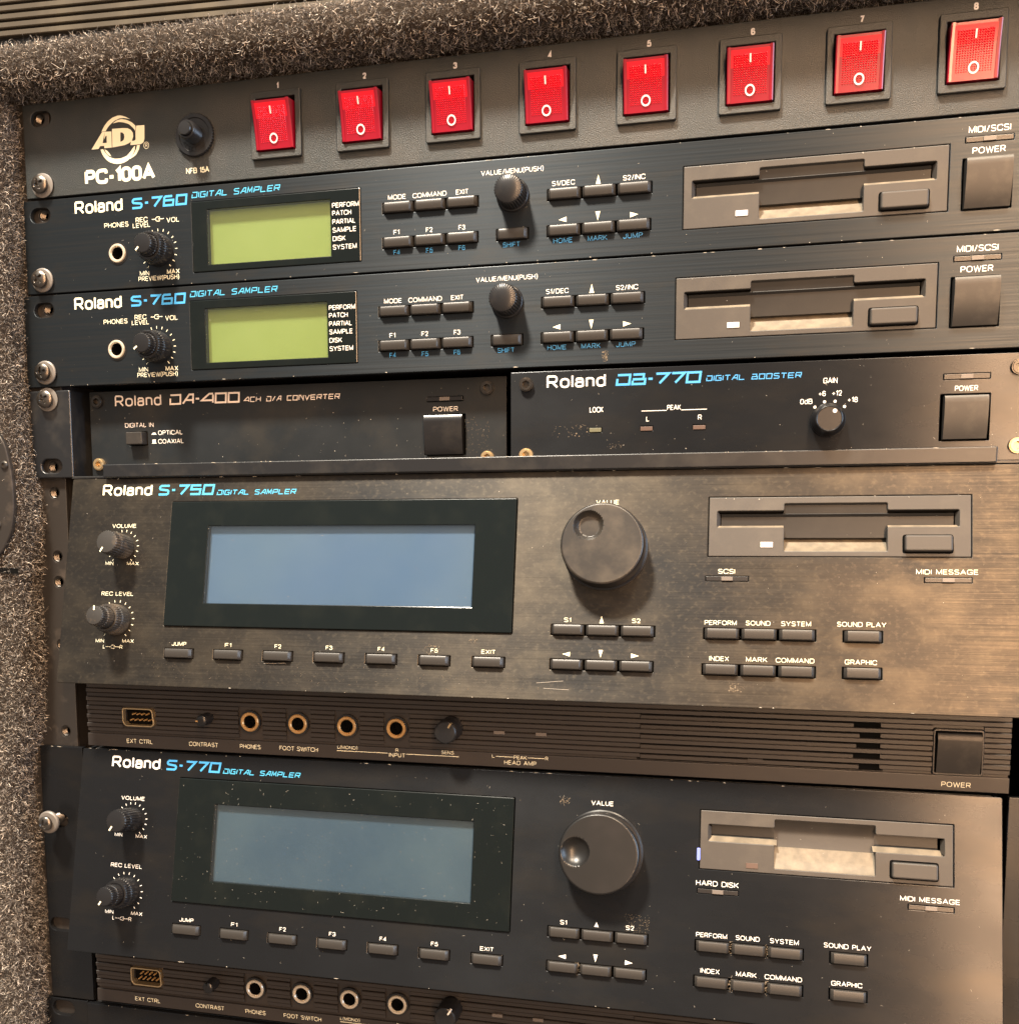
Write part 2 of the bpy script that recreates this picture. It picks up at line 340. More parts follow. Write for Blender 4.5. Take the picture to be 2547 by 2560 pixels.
# squared display lettering drawn from strokes on a unit cell
G = {'D': [[(0, 1), (1, 1), (1, 0), (0, 0), (0, .62)]], 'I': [[(0, 0), (0, 1)]], 'G': [[(1, 1), (0, 1), (0, 0), (1, 0), (1, .5), (.5, .5)]],
     'T': [[(0, 1), (1, 1)], [(.5, .93), (.5, 0)]], 'A': [[(0, 0), (.62, 1), (1, 1), (1, 0)], [(.3, .38), (.93, .38)]], 'L': [[(0, 1), (0, 0), (1, 0)]],
     'S': [[(1, 1), (.14, 1), (0, .86), (0, .70), (.1, .58), (.9, .46), (1, .34), (1, .12), (.88, 0), (0, 0)]], 'M': [[(0, 0), (.1, 1), (.5, .25), (.9, 1), (1, 0)]],
     'P': [[(0, 1), (1, 1), (1, .42), (.1, .42)], [(0, .85), (0, 0)]], 'E': [[(1, 1), (0, 1), (0, 0), (1, 0)], [(.1, .5), (.9, .5)]],
     'R': [[(0, 1), (1, 1), (1, .45), (.1, .45)], [(0, .85), (0, 0)], [(.6, .38), (1, 0)]], 'B': [[(0, .5), (1, .5), (1, 0), (0, 0), (0, .36)], [(0, 1), (.85, 1), (.85, .6)]],
     'O': [[(0, 0), (0, 1), (1, 1), (1, 0), 'c']], '0': [[(0, 0), (0, 1), (1, 1), (1, 0), 'c']], '4': [[(1, 1), (.65, 1), (0, .28), (1, .28)], [(1, .9), (1, 0)]],
     'C': [[(1, 1), (0, 1), (0, 0), (1, 0)]], 'H': [[(0, 0), (0, 1)], [(1, 0), (1, 1)], [(.1, .5), (.9, .5)]], '/': [[(0, 0), (1, 1)]],
     'N': [[(0, 0), (0, 1), (.35, 1), (1, 0), (1, 1)]], 'V': [[(0, 1), (.45, 0), (1, 1)]], '-': [[(0, .5), (1, .5)]],
     '7': [[(0, 1), (1, 1), (.35, 0)]], '6': [[(.85, 1), (.12, 1), (0, .86), (0, 0), (1, 0), (1, .56), (.1, .56)]], '5': [[(1, 1), (0, 1), (0, .55), (1, .55), (1, 0), (0, 0)]]}
GW = {'I': .0, '-': .34, '/': .6, ' ': .7, '4': 1.1}
def techno(par, F, s, x0, x1, base, cap, sw, m_, slant=0.0, gap=.32, h=0.05):
    w = [GW.get(c, 1.0) for c in s]; tot = sum(w) + gap * (len(s) - 1)
    unit = (x1 - x0 - sw) / tot; x = x0 + sw / 2; quads = []; H = cap - sw
    cx = (x0 + x1) / 2
    for c, ww in zip(s, w):
        for pl in G.get(c, []):
            cl = pl[-1] == 'c'; pts = [p for p in pl if p != 'c']
            q = [(x + px * ww * unit - cx + slant * (py - .5) * H, sw / 2 + py * H) for px, py in pts]
            quads += stroke(q, sw, cl)
        x += (ww + gap) * unit
    return obj('lettering', polys('lettering', quads, 0.006), m_, par, F.at(cx, base, h))
def lines(par, F, segs, w, m_='print_cream', h=0.05, name='printed_line'):
    q = []; ox, oy = segs[0][0][0], segs[0][0][1]
    for sg in segs: q += stroke([(x - ox, -(y - oy)) for x, y in sg], w)
    return obj(name, polys(name, q), m_, par, F.at(ox, oy, h))
def tri(par, F, x, t, w, hgt, d, m_='print_cream'):
    q = {'u': [(-w / 2, -hgt / 2), (w / 2, -hgt / 2), (0, hgt / 2)], 'd': [(-w / 2, hgt / 2), (0, -hgt / 2), (w / 2, hgt / 2)],
         'l': [(hgt / 2, -w / 2), (hgt / 2, w / 2), (-hgt / 2, 0)], 'r': [(-hgt / 2, -w / 2), (hgt / 2, 0), (-hgt / 2, w / 2)]}[d]
    return obj('arrow_mark', polys('arrow_mark', [q]), m_, par, F.at(x, t, 0.05))
def ticks(par, F, x, t, r0, r1, n=16, w=.32, m_='print_cream'):
    q = []
    for k in range(n):
        a = math.radians(232 - 284 * k / (n - 1)); c, s = math.cos(a), math.sin(a)
        q += stroke([(r0 * c, r0 * s), (r1 * c, r1 * s)], w)
    return obj('tick_marks', polys('tick_marks', q), m_, par, F.at(x, t, 0.05))
def specks(par, F, x0, t0, x1, t1, n, m_='dust', smin=.07, smax=.28, h=0.08, hairs=0.25):
    q = []; cx, cy = (x0 + x1) / 2, (t0 + t1) / 2
    for _ in range(n):
        x, y = random.uniform(x0, x1) - cx, random.uniform(-t1, -t0) + cy; s = smin + (smax - smin) * random.random() ** 3; a = random.uniform(0, 6.28)
        if random.random() < hairs:
            l = s * random.uniform(3, 6); b = a + random.uniform(-.8, .8)
            q += stroke([(x, y), (x + l * .5 * math.cos(a), y + l * .5 * math.sin(a)), (x + l * .5 * (math.cos(a) + math.cos(b)), y + l * .5 * (math.sin(a) + math.sin(b)))], .09)
        else:
            q.append([(x + s * random.uniform(.5, 1.1) * math.cos(a + k * 1.257), y + s * random.uniform(.5, 1.1) * math.sin(a + k * 1.257)) for k in range(5)])
    return obj('dust', polys('dust', q, .005), m_, par, F.at(cx, cy, h), kind='stuff')
def chips(par, F, x0, x1, t, n, m_='dust', h=0.03):
    """worn bright nicks along a horizontal edge"""
    q = []; cx = (x0 + x1) / 2
    for _ in range(n):
        x = random.uniform(x0, x1) - cx; l = random.choice((.4, .6, .9, 2.2)) * random.uniform(.5, 1.3); s = random.uniform(.08, .3)
        q.append([(x, random.uniform(-.1, .05)), (x + l * .6, -.12), (x + l, 0), (x + l * .5, s), (x + .1, s * .6)])
    return obj('worn_edge', polys('worn_edge', q, .004), m_, par, F.at(cx, t, h), kind='stuff')

# ---------------------------------------------------------------- components
MB = {}
def cached(key, fn):
    if key not in MB: MB[key] = fn()
    return MB[key]
def button_mesh(w, h):
    def mk():
        a, b, d = w / 2, h / 2, 2.3; ch = 1.15
        # keycap: sloped short ends, softly crowned top
        xs = [-a, -a, -a + .12, -a + ch * .8, -a + ch, a - ch, a - ch * .8, a - .12, a, a]
        zs = [-2.5, .9, 1.15, d - .25, d, d, d - .25, 1.15, .9, -2.5]
        v = []; f = []
        ys = [(-b, -.75), (-b + .35, -.32), (-b * .35, -.06), (b * .2, .0), (b * .7, -.10), (b - .12, -.34), (b, -.7)]
        for y, dz in ys:
            for x, z in zip(xs, zs): v.append((x, y, z + (dz if z > 0 else 0)))
        n = len(xs)
        for j in range(len(ys) - 1):
            for i in range(n - 1): f.append((j * n + i, j * n + i + 1, (j + 1) * n + i + 1, (j + 1) * n + i))
        f.append(tuple(range(n))[::-1]); f.append(tuple(range((len(ys) - 1) * n, len(ys) * n)))
        return mesh('push_button', v, f, 32)
    return cached(('btn', w, h), mk)
def buttons(par, F, x0, x1, t0, t1, n=1, m_='button_grey'):
    w = (x1 - x0) / n
    for k in range(n):
        obj('push_button', button_mesh(round(w - 1.05, 2), round(t1 - t0 - .55, 2)), m_, par, F.at(x0 + (k + .5) * w, (t0 + t1) / 2 + random.uniform(-.04, .04), random.uniform(-.1, .1)))
def knob(par, F, x, t, r, hgt, ang=None, m_='plastic_black', ribs=26, skirt=None, taper=.88, z0=0.0, name='knob', dome=.3, ind='print_cream'):
    rt = r * taper
    prof = []
    if skirt: prof += [(skirt, -1.0), (skirt, .8), (r + .2, 1.4)]
    prof += [(r, -1.0 if not skirt else 1.5), (r, 2.2 if skirt else hgt - 4.6), (rt + .1, 2.6 if skirt else hgt - 4.2), (rt, hgt - .5), (rt - .55, hgt), (rt * .5, hgt + dome * .7), (0, hgt + dome)]
    nk = len(prof)
    me = cached(('knob', r, hgt, ribs, skirt, taper), lambda: lathe('knob', prof, knurl=(nk - 6, nk - 5, nk - 4) if ribs else (), ribs=ribs or 32, amp=.28))
    k = obj(name, me, m_, par, F.at(x, t, z0))
    if ang is not None:
        a = math.radians(ang); c, s = math.cos(a), math.sin(a)
        i0 = rt * .55; i1 = rt * 1.0
        q = [( -.38, i0), (.38, i0), (.38, i1), (-.38, i1)]
        v = [(x_, y_, hgt + .12 + dome * .5) for x_, y_ in q] + [(.38, i1 + .05, hgt - 2.2), (-.38, i1 + .05, hgt - 2.2)]
        obj('pointer_mark', mesh('pointer_mark', v, [(0, 1, 2, 3), (3, 2, 4, 5)]), ind, k, F.at(x, t, z0, ang - 90))
    return k
def stacked_knob(par, F, x, t, ang, m_='plastic_black', h2=18.0):
    lo = cached(('ringknob',), lambda: lathe('knob', [(7.3, -.6), (7.5, .8), (7.2, 5.5), (6.9, 6.0), (6.6, 9.2), (6.2, 9.6), (5.4, 9.6), (5.2, 9.0), (0, 9.0)], knurl=(3, 4), ribs=34, amp=.3))
    k = obj('knob_ring', lo, m_, par, F.at(x, t))
    return knob(par, F, x, t, 5.1, h2, ang, m_, ribs=26, taper=.9)
def jack(par, F, x, t, m_='nickel', ro=5.3, ri=3.25):
    me = cached(('jack', ro, ri), lambda: lathe('socket', [(ro, -1), (ro, .5), (ro - .35, .95), (ri + .5, .95), (ri, .3), (ri, -1)], 40))
    k = obj('jack_socket', me, m_, par, F.at(x, t))
    nut = cached(('nut', ro), lambda: lathe('nut', [(ro + .9, -1), (ro + .9, .15), (ro - .1, .2)], 40))
    obj('bore', cached(('bore', ri), lambda: lathe('bore', [(ri - .02, .25), (ri - .15, -1), (ri - .15, -7), (0, -7)], 32)), 'hole_black', k, F.at(x, t))
    obj('collar', nut, 'plastic_black', k, F.at(x, t))
    return k
def power_button(par, F, x0, x1, t0, t1, h=4.2, m_='button_grey'):
    H = t1 - t0; pr = [(0, -3)]
    for k in range(13):
        s = k / 12; pr.append((-H * s, h * (1 - .72 * s ** 2.0) - (0.9 if k == 0 else 0)))
    pr.append((-H, -3))
    me = extr('power_button', pr[::-1], -(x1 - x0) / 2, (x1 - x0) / 2, 40)
    return obj('power_button', me, m_, par, F.at((x0 + x1) / 2, t0))
def led_bar(par, F, x0, x1, t0, t1, lit='indicator_led'):
    w = x1 - x0; b = obj('indicator_bar', rbox('indicator_bar', w - .3, t1 - t0 - .3, 1.6, .15, .2), 'plastic_black', par, F.at((x0 + x1) / 2, (t0 + t1) / 2, -1.4))
    obj('indicator', rbox('indicator', 4.6, t1 - t0 - .5, .5, .1, .1), lit, b, F.at((x0 + x1) / 2, (t0 + t1) / 2, .12))
def screw(u, v, u_off=0, head=4.1, lift=0.0, m_='steel', lab='', washer=0.0, turn=20):
    th = thing('rack_screw', lab, 'screw', u, v, 'cross-head screws holding the units to the left rack rail')
    def fn(x, y):
        r = math.hypot(x, y); z = 2.3 * math.sqrt(max(0, 1 - (r / (head * 1.12)) ** 2))
        c = max(0, 1 - (r / 2.5) ** 3)
        if r < 2.5 and (abs(x) < .55 or abs(y) < .55): z -= 1.2 * min(1, c * 1.6)
        elif r < 1.0: z -= .9
        return z
    me = cached(('pan', head), lambda: polar('head', head, 22, 48, fn, 1.2))
    obj('screw_head', me, m_, th, FLAT.at(0, 0, 1.6 + washer + lift, turn))
    sh = cached(('shank', lift), lambda: lathe('shank', [(2.4, -4)] + [p for k in range(int((lift + washer + 3) / .9)) for p in ((2.4, -2.2 + k * .9), (2.9, -1.75 + k * .9))] + [(2.4, lift + washer)], 20))
    obj('shank', sh, 'dark_steel', th, FLAT.at(0, 0, 0))
    if washer: obj('washer', cached(('washer', washer), lambda: lathe('washer', [(2.6, 0), (5.2, 0), (5.7, .3), (5.7, washer * .7), (5.1, washer), (2.6, washer)], 36)), 'washer_grey', th, FLAT.at(0, 0, lift + .2))
    return th
def hexsocket(par, F, x, t, r=2.9, m_='dark_steel', h=2.4):
    def fn(a, b):
        rr = math.hypot(a, b); z = h - (.35 if rr > r * .88 else 0)
        hx = max(abs(a), abs(a) * .5 + abs(b) * .866)
        return z - 1.9 if hx < r * .48 else z
    me = cached(('hex', r), lambda: polar('socket_screw', r, 18, 48, fn, 2.4, 30))
    return obj('socket_screw', me, m_, par, F.at(x, t, 0))
def floppy(par, F, x0, t0, style, led):
    cross = [(3.6, -6), (30.4, -6), (30.4, -3), (70.3, -3), (70.3, -6), (97, -6), (97, -13), (70.3, -13), (70.3, -23), (30.4, -23), (30.4, -13), (3.6, -13)]
    if style == 'B': cross = [(3.6, -6), (31, -6), (31, -2.4), (71.4, -2.4), (71.4, -6), (98, -6), (98, -13.2), (71.4, -13.2), (71.4, -23), (31, -23), (31, -13.2), (3.6, -13.2)]
    cross = cross[::-1]
    bz = obj('floppy_drive', plate('floppy_drive', rect(.25, -25.15, 101.35, -.25, .3), [rp(cross, .7, 3)], 6.5, .28, 1), 'drive_grey', par, F.at(x0, t0, .1))
    at = lambda x, t, h=0: F.at(x0 + x, t0 + t, h)
    sl = lambda nm, pr, xa, xb, m_, sm=20: obj(nm, extr(nm, pr, -(xb - xa) / 2, (xb - xa) / 2, sm, False), m_, bz, at((xa + xb) / 2, 0))
    if style == 'A':
        sl('door_flap', [(-6.9, -1.9), (-7.2, -1.7), (-8.2, -2.6), (-12.5, -3.3), (-16.7, -3.6), (-17.0, -4.5), (-17.0, -6.4)][::-1], 5.2, 95.4, 'drive_dark')
        sl('upper_chamfer', [(-2.8, .0), (-3.6, -1.0), (-7.3, -2.0)][::-1], 30.3, 70.4, 'drive_dark')  # down-facing chamfer in the dark tone, its shade put into the colour
        for xa, xb in ((3.8, 30.2), (70.5, 96.8)): sl('slot_edge', [(-12.0, -1.5), (-12.7, -.75), (-13.15, .12)][::-1], xa, xb, 'drive_dusty_lit')  # bright-coloured strips, a painted highlight along the slot's lower edge
        sl('finger_recess', [(-16.3, -6.3), (-17.6, -5.6), (-20.2, -3.3), (-22.4, -1.2), (-23.1, -.1)][::-1], 30.3, 70.4, 'drive_dusty_lit', 40)
    else:
        for xa, xb in ((4.8, 31), (71.4, 96)):
            sl('door_flap', [(-6.2, -4.4), (-10.4, -4.2), (-10.9, -3.6), (-11.1, -3.4)][::-1], xa, xb, 'drive_dark')
            sl('slot_ramp', [(-11.1, -3.4), (-13.2, -.2)][::-1], xa - 1, xb + 1, 'drive_dusty_lit')
        sl('upper_chamfer', [(-2.3, 0), (-3.4, -1.6), (-5.4, -4.0), (-9, -4.6), (-14.0, -4.0)][::-1], 30.9, 71.5, 'drive_grey', 50)
        sl('finger_recess', [(-14.0, -4.0), (-14.3, -3.5), (-18.5, -2.4), (-22.4, -.9), (-23.1, -.1)][::-1], 30.9, 71.5, 'drive_dusty_lit', 40)
    for xe, dx in ((3.5, 1.3), (97.1 if style == 'A' else 98.1, -1.3)):
        obj('slot_end', mesh('slot_end', [(0, -6.2, .1), (dx, -7, -2.4), (dx, -12, -2.4), (0, -12.9, .1)], [(0, 1, 2, 3) if dx < 0 else (3, 2, 1, 0)]), 'drive_grey', bz, at(xe, 0))
    obj('slot_back', plate('slot_back', rect(1, -24.4, 100.6, -1), (), .5, .1), 'hole_black', bz, at(0, 0, -6.5))
    ex, ey = (85.4, 20) if style == 'A' else (86.4, 19.8)
    if style == 'B' or True:
        obj('button_gap_patch', plate('button_gap_patch', rect(-9.5, -3.9, 9.5, 3.9, 1.2), (), .2, .05), 'hole_black', bz, at(ex, ey, .14 if style == 'B' else .13))  # flat black patch paints in the dark gap round the eject button
    obj('eject_button', rbox('eject_button', 17.6, 6.5, 2.9, .75, 1.0, 3), 'drive_grey', bz, at(ex, ey - (.0), .1))
    obj('indicator', rbox('indicator', 4.9, 2.2, .35, .05, .05), led, bz, at(23.6 if style == 'A' else 22, 20.3 if style == 'A' else 22.4, .05))
    if style == 'A': specks(bz, F, x0 + 3, t0 + .2, x0 + 98, t0 + 1.2, 9, smin=.12, smax=.5, h=.16)
    return bz
def window(par, F, x0, t0, x1, t1, lcd, lcdmat, proud=.6, cut=2.6):
    lx0, ly0, lx1, ly1 = lcd
    f = obj('display', plate('display_frame', rect(x0 + .1, -t1 + .1, x1 - .1, -t0 - .1, .5), [rect(lx0, -ly1, lx1, -ly0)[::-1]], 3.2, .36, 1), 'gloss_black', par, F.at(0, 0, proud))
    obj('screen', plate('screen', rect(lx0 - 1, -ly1 - 1, lx1 + 1, -ly0 + 1), (), .4, .05), lcdmat, f, F.at(0, 0, proud - cut))
    obj('glass', plate('glass', rect(lx0 + .05, -ly1 + .05, lx1 - .05, -ly0 - .05), (), .12, .02), 'window_glass', f, F.at(0, 0, proud - .15))
    return f
def chassis(par, x0, x1, t0, t1, depth=280, back=7.5):
    """sheet metal body behind the front panel"""
    w, h = x1 - x0, t1 - t0
    me = rbox('chassis', w, h, depth, .6, 1)
    return obj('chassis', me, 'sheet_black', par, FLAT.at((x0 + x1) / 2, (t0 + t1) / 2, -depth - back))
def R_(x0, t0, x1, t1, r=.2): return rect(x0, -t1, x1, -t0, r)[::-1]

# ================================================================ the rack case
case = thing('rack_case', 'carpet covered rack case that holds all the mounted sound units', 'rack case', 0, 0)
def board_profile(a0, a1, zf, r):
    """closed section (a, z): a across the board, z out of the rack, rounded front corners"""
    pts = [(a0, -300)]
    for k in range(9): t = math.pi / 2 * k / 8; pts.append((a0 + r - r * math.cos(t), zf - r + r * math.sin(t)))
    for k in range(9): t = math.pi / 2 * k / 8; pts.append((a1 - r + r * math.sin(t), zf - r + r * math.cos(t)))
    pts.append((a1, -300)); return pts
tp = board_profile(2.4, 19.8, 19.5, 7)            # a = up
v = []; f = []; n = len(tp)
for x in (-60, 500):
    v += [(x, -z, a) for a, z in tp]
f = [(k, (k + 1) % n, n + (k + 1) % n, n + k) for k in range(n)] + [tuple(range(n))[::-1], tuple(range(n, 2 * n))]
obj('top_board', mesh('top_board', v, f, 30), 'carpet_base', case)
sp_ = board_profile(-60, 0, 14, 6)
EDGE_V = [1.5, 70, 130, 160, 180, 197, 215, 230, 255, 285, 305, 318, 330, 360, 400, 520]
EDGE_U = [-10, -10.5, -12, -11, -9, -7.5, -9, -11, -10, -11.5, -13.5, -18, -20, -18.5, -18, -18.5]
v = []; n = len(sp_)
for vv_, e in zip(EDGE_V, EDGE_U):
    v += [(a + (e if a > -55 else 0), -z, -vv_) for a, z in sp_]
f = [tuple(range(n)), tuple(range((len(EDGE_V) - 1) * n, len(EDGE_V) * n))[::-1]]
for q in range(len(EDGE_V) - 1): f += [(q * n + k, (q + 1) * n + k, (q + 1) * n + (k + 1) % n, q * n + (k + 1) % n) for k in range(n)]
obj('side_board', mesh('side_board', v, f, 30), 'carpet_base', case)

def fibres(n, sampler, name, lmin, lmax, w=.062, seg=7):
    P, Nn = sampler(n)
    P = P + Nn * rng.uniform(-.6, .3, (n, 1))
    d = Nn * .7 + rng.normal(0, .75, (n, 3)); d /= np.linalg.norm(d, axis=1, keepdims=True)
    ax = rng.normal(0, 1, (n, 3)); ax /= np.linalg.norm(ax, axis=1, keepdims=True)
    L = rng.uniform(lmin, lmax, (n, 1)) * (1 + 1.3 * (rng.random((n, 1)) < .02)); st = L / seg
    curl = rng.uniform(.2, 1.0, (n, 1))
    pts = [P]; hgt = np.zeros((n, 1))
    for k in range(seg):
        c, s = np.cos(curl), np.sin(curl)
        d = d * c + np.cross(ax, d) * s + ax * (np.sum(ax * d, axis=1, keepdims=True)) * (1 - c)
        hgt = np.sum((pts[-1] - P) * Nn, axis=1, keepdims=True)
        d = d - Nn * np.clip(hgt - 2.4, 0, 2) * .35 + Nn * np.clip(.2 - hgt, 0, 1) * .5
        d /= np.linalg.norm(d, axis=1, keepdims=True)
        pts.append(pts[-1] + d * st)
    pts = np.stack(pts, 1)                                    # n, seg+1, 3
    side = np.cross(rng.normal(0, 1, (n, 3)), pts[:, -1] - P); side /= (np.linalg.norm(side, axis=1, keepdims=True) + 1e-9)
    ww = rng.uniform(.6, 1.5, (n, 1, 1)) * w; side2 = np.cross(side, Nn)
    tw = np.linspace(0, 2.2, seg + 1)[None, :, None] + rng.uniform(0, 3, (n, 1, 1))
    off = (side[:, None, :] * np.cos(tw) + side2[:, None, :] * np.sin(tw)) * ww
    A = (pts + off); B = (pts - off)
    V = np.stack([A, B], 2).reshape(-1, 3)                    # index = ((i*(seg+1))+k)*2 + side
    V = np.stack([V[:, 0], -V[:, 2], V[:, 1]], 1) * S
    base = (np.arange(n)[:, None] * (seg + 1) + np.arange(seg)[None, :]) * 2
    Fq = np.stack([base, base + 1, base + 3, base + 2], -1).reshape(-1, 4)
    me = bpy.data.meshes.new(name); me.vertices.add(len(V)); me.vertices.foreach_set('co', V.astype(np.float32).ravel())
    me.loops.add(Fq.size); me.loops.foreach_set('vertex_index', Fq.ravel().astype(np.int32))
    me.polygons.add(len(Fq)); me.polygons.foreach_set('loop_start', (np.arange(len(Fq)) * 4).astype(np.int32))
    me.polygons.foreach_set('loop_total', np.full(len(Fq), 4, np.int32)); me.update(); me.validate()
    me.polygons.foreach_set('use_smooth', np.ones(len(Fq), bool)); return me
def section(prof, n, zmin):
    P = np.array(prof, float); seg = P[1:] - P[:-1]; L = np.linalg.norm(seg, axis=1)
    # only the stretches near the front
    keep = []
    for i in range(len(seg)):
        z0, z1 = P[i, 1], P[i + 1, 1]
        if max(z0, z1) < zmin: continue
        a, b = 0., 1.
        if z0 < zmin: a = (zmin - z0) / (z1 - z0)
        if z1 < zmin: b = (zmin - z0) / (z1 - z0)
        keep.append((i, a, b, L[i] * (b - a)))
    w = np.array([k[3] for k in keep]); idx = rng.choice(len(keep), n, p=w / w.sum()); t = rng.random(n)
    I = np.array([k[0] for k in keep])[idx]; a = np.array([k[1] for k in keep])[idx]; b = np.array([k[2] for k in keep])[idx]
    tt = a + (b - a) * t; pt = P[I] + seg[I] * tt[:, None]; nn = np.stack([-seg[I][:, 1], seg[I][:, 0]], 1); nn /= np.linalg.norm(nn, axis=1, keepdims=True)
    return pt, nn
def samp_top(n):
    pt, nn = section(tp, n, -22); u = rng.uniform(-24, 440, n)
    return np.stack([u, pt[:, 0], pt[:, 1]], 1), np.stack([np.zeros(n), nn[:, 0], nn[:, 1]], 1)
def samp_side(n):
    pr = [(-40, 14)] + [p for p in sp_ if p[0] > -20]
    pt, nn = section(pr, n, -6); vv = rng.uniform(-460, -1, n)
    pt = pt.copy(); pt[:, 0] += np.interp(-vv, EDGE_V, EDGE_U)
    return np.stack([pt[:, 0], vv, pt[:, 1]], 1), np.stack([nn[:, 0], np.zeros(n), nn[:, 1]], 1)
obj('carpet_pile', fibres(100000, samp_top, 'carpet_pile', 1.6, 4.6), 'carpet_fibre', case, kind='stuff')
obj('carpet_pile', fibres(95000, samp_side, 'carpet_pile', 1.6, 4.4), 'carpet_fibre', case, kind='stuff')

v = []
for zz in (-1.5, -520):
    v += [(a, -z, zz) for a, z in [(x + 545, z_) for x, z_ in [(-58 - .0, -300)] + [(-58 + 6 - 6 * math.cos(math.pi / 2 * k / 8), 14 - 6 + 6 * math.sin(math.pi / 2 * k / 8)) for k in range(9)] + [(0, 14), (0, -300)]]]
n = 12; f = [(k, (k + 1) % n, n + (k + 1) % n, n + k) for k in range(n)] + [tuple(range(n))[::-1], tuple(range(n, 2 * n))]
obj('side_board', mesh('side_board', v, f, 30), 'carpet_base', case)
obj('bottom_board', rbox('bottom_board', 620, 20, 320, 1, 2), 'carpet_base', case, FLAT.at(242, 530, -300))
# rail with two threaded holes per rack unit
RZ = -3.2
holes_v = [u * 44.45 + o for u in range(0, 11) for o in (6.35, 38.1)]
rail = obj('rack_rail', plate('rack_rail', rect(-22, -500, 6.0, 2, .8), [circ(-.6 if k > 5 else .9, -hv, 2.9, 20)[::-1] for k, hv in enumerate(holes_v)], 2.4, .3, 1), 'rail_black', case, FLAT.at(0, 0, RZ))
for k, hv in enumerate(holes_v):
    me = cached(('thread',), lambda: lathe('thread', [p for j in range(7) for p in ((2.35, -j * .7), (2.85, -j * .7 - .35))][::-1] + [(2.9, .05)], 20))
    obj('threaded_hole', me, 'dark_steel', rail, FLAT.at(-.6 if k > 5 else .9, hv, RZ - .3))
obj('rail_web', mesh('rail_web', [(6, 5, 2), (6, 40, 2), (6, 40, -500), (6, 5, -500), (4.5, 5, 2), (4.5, 40, 2), (4.5, 40, -500), (4.5, 5, -500)],
    [(0, 1, 2, 3), (7, 6, 5, 4), (0, 4, 5, 1), (3, 2, 6, 7), (0, 3, 7, 4), (1, 5, 6, 2)]), 'rail_black', rail)
obj('case_interior', plate('case_interior', rect(-9, -520, 500, 0), (), 1, .2), 'hole_black', case, FLAT.at(0, 0, -292))

# latch plate on the left edge of the case
lp = obj('latch_plate', plate('latch_plate', rp([(-45, -146), (-21, -150), (-12.5, -160), (-9.5, -175), (-9.0, -190), (-11, -203), (-18, -215), (-45, -218)][::-1], 5, 5), (), 3, .8, 2), 'rail_black', case, FLAT.at(0, 0, 17.2))
for xx, tt in ((-17.3, 160.5), (-18.6, 199.5), (-13.0, 171)):
    obj('rivet', cached('rivet', lambda: lathe('rivet', [(2.0, 0), (2.0, .5), (1.5, 1.1), (.9, 1.2), (.8, .5), (0, .5)], 24)), 'steel', lp, FLAT.at(xx, tt, 17.2))
rb = obj('carpet_seam', mesh('carpet_seam', [(-50, -15.5, -219), (-10, -15.3, -221), (-10, -15.3, -223.5), (-50, -15.5, -222.5)], [(3, 2, 1, 0)]), 'hole_black', case)

# ================================================================ ribbed unit standing on the case
rt = thing('ribbed_unit', 'ribbed bronze-black sound unit standing on top of the carpeted case', 'sound unit', 0, -22)
ro = -2.3
Mr = lambda x, t, h=0: Matrix.Rotation(math.radians(1.9), 4, 'Y') @ FLAT.at(x, t, h)
obj('body', rbox('body', 560, 120, 200, 1, 2), 'sheet_black', rt, Mr(160, -62, -224))
for k in range(14):
    obj('rib', cached('rib_long', lambda: extr('rib', [(-1.35, -3), (-1.35, 0), (-1.0, .5), (1.0, .5), (1.35, 0), (1.35, -3)], -280, 280, 30)), 'bronze_ribbed', rt, Mr(160, -20.6 - 3.95 * k, -21.5))

# ================================================================ 1: power distribution panel
p = thing('power_strip', 'matt black switch panel with eight red rocker switches, topmost in the rack', 'power distributor', 0, 0)
W0, W1 = -6, 476.6
sw_u = [124.7 + 41.1 * k for k in range(8)]
cuts = [slot(3.7, -7.4, 11, 7)[::-1], slot(3.7, -38.1, 11, 7)[::-1]] + [R_(u - 9.6, 10.0, u + 9.6, 32.9, .1) for u in sw_u]
obj('front_panel', plate('front_panel', rect(W0, -43.6, W1, -.4, .5), cuts, 2.4, .3, 1), 'powder_black', p, FLAT.at(0, 0, 0))
chassis(p, 12, 460, 1.5, 43)
LG = [
 [(30.4, 23.8), (36.4, 16.4), (37.8, 16.4), (36.4, 21.4), (38.6, 21.45), (38.6, 22.7), (35.0, 22.65), (34.1, 23.8)],
 [(37.8, 16.4), (41.3, 16.6), (41.2, 23.8), (37.2, 23.8), (37.2, 22.7), (38.6, 22.7), (38.7, 18.3), (38.2, 18.3), (37.3, 19.9)],
 [(41.7, 15.5), (47.2, 15.6), (47.1, 17.6), (46.0, 17.4), (45.8, 21.6), (46.7, 21.5), (47.9, 23.3), (41.5, 23.8)],
 [(47.2, 15.6), (49.7, 15.9), (51.5, 16.8), (52.5, 18.3), (52.6, 19.9), (51.9, 21.5), (50.4, 22.6), (47.9, 23.3), (46.7, 21.5), (47.6, 20.9), (48.0, 19.7), (47.9, 18.5), (47.1, 17.6)],
 [(54.5, 15.2), (58.6, 15.3), (58.4, 21.5), (57.8, 22.9), (56.4, 23.6), (51.0, 23.6), (51.3, 21.7), (53.1, 21.8), (53.8, 21.3), (53.9, 17.8)]]
def band(o, i): return [o[k:k + 2] + [i[-1 - k - 1], i[-1 - k]] for k in range(len(o) - 1)]
def resamp(P, n):
    P = np.array(P, float); L = np.r_[0, np.cumsum(np.linalg.norm(np.diff(P, axis=0), axis=1))]; t = np.linspace(0, L[-1], n)
    return [tuple(a) for a in np.stack([np.interp(t, L, P[:, 0]), np.interp(t, L, P[:, 1])], 1)]
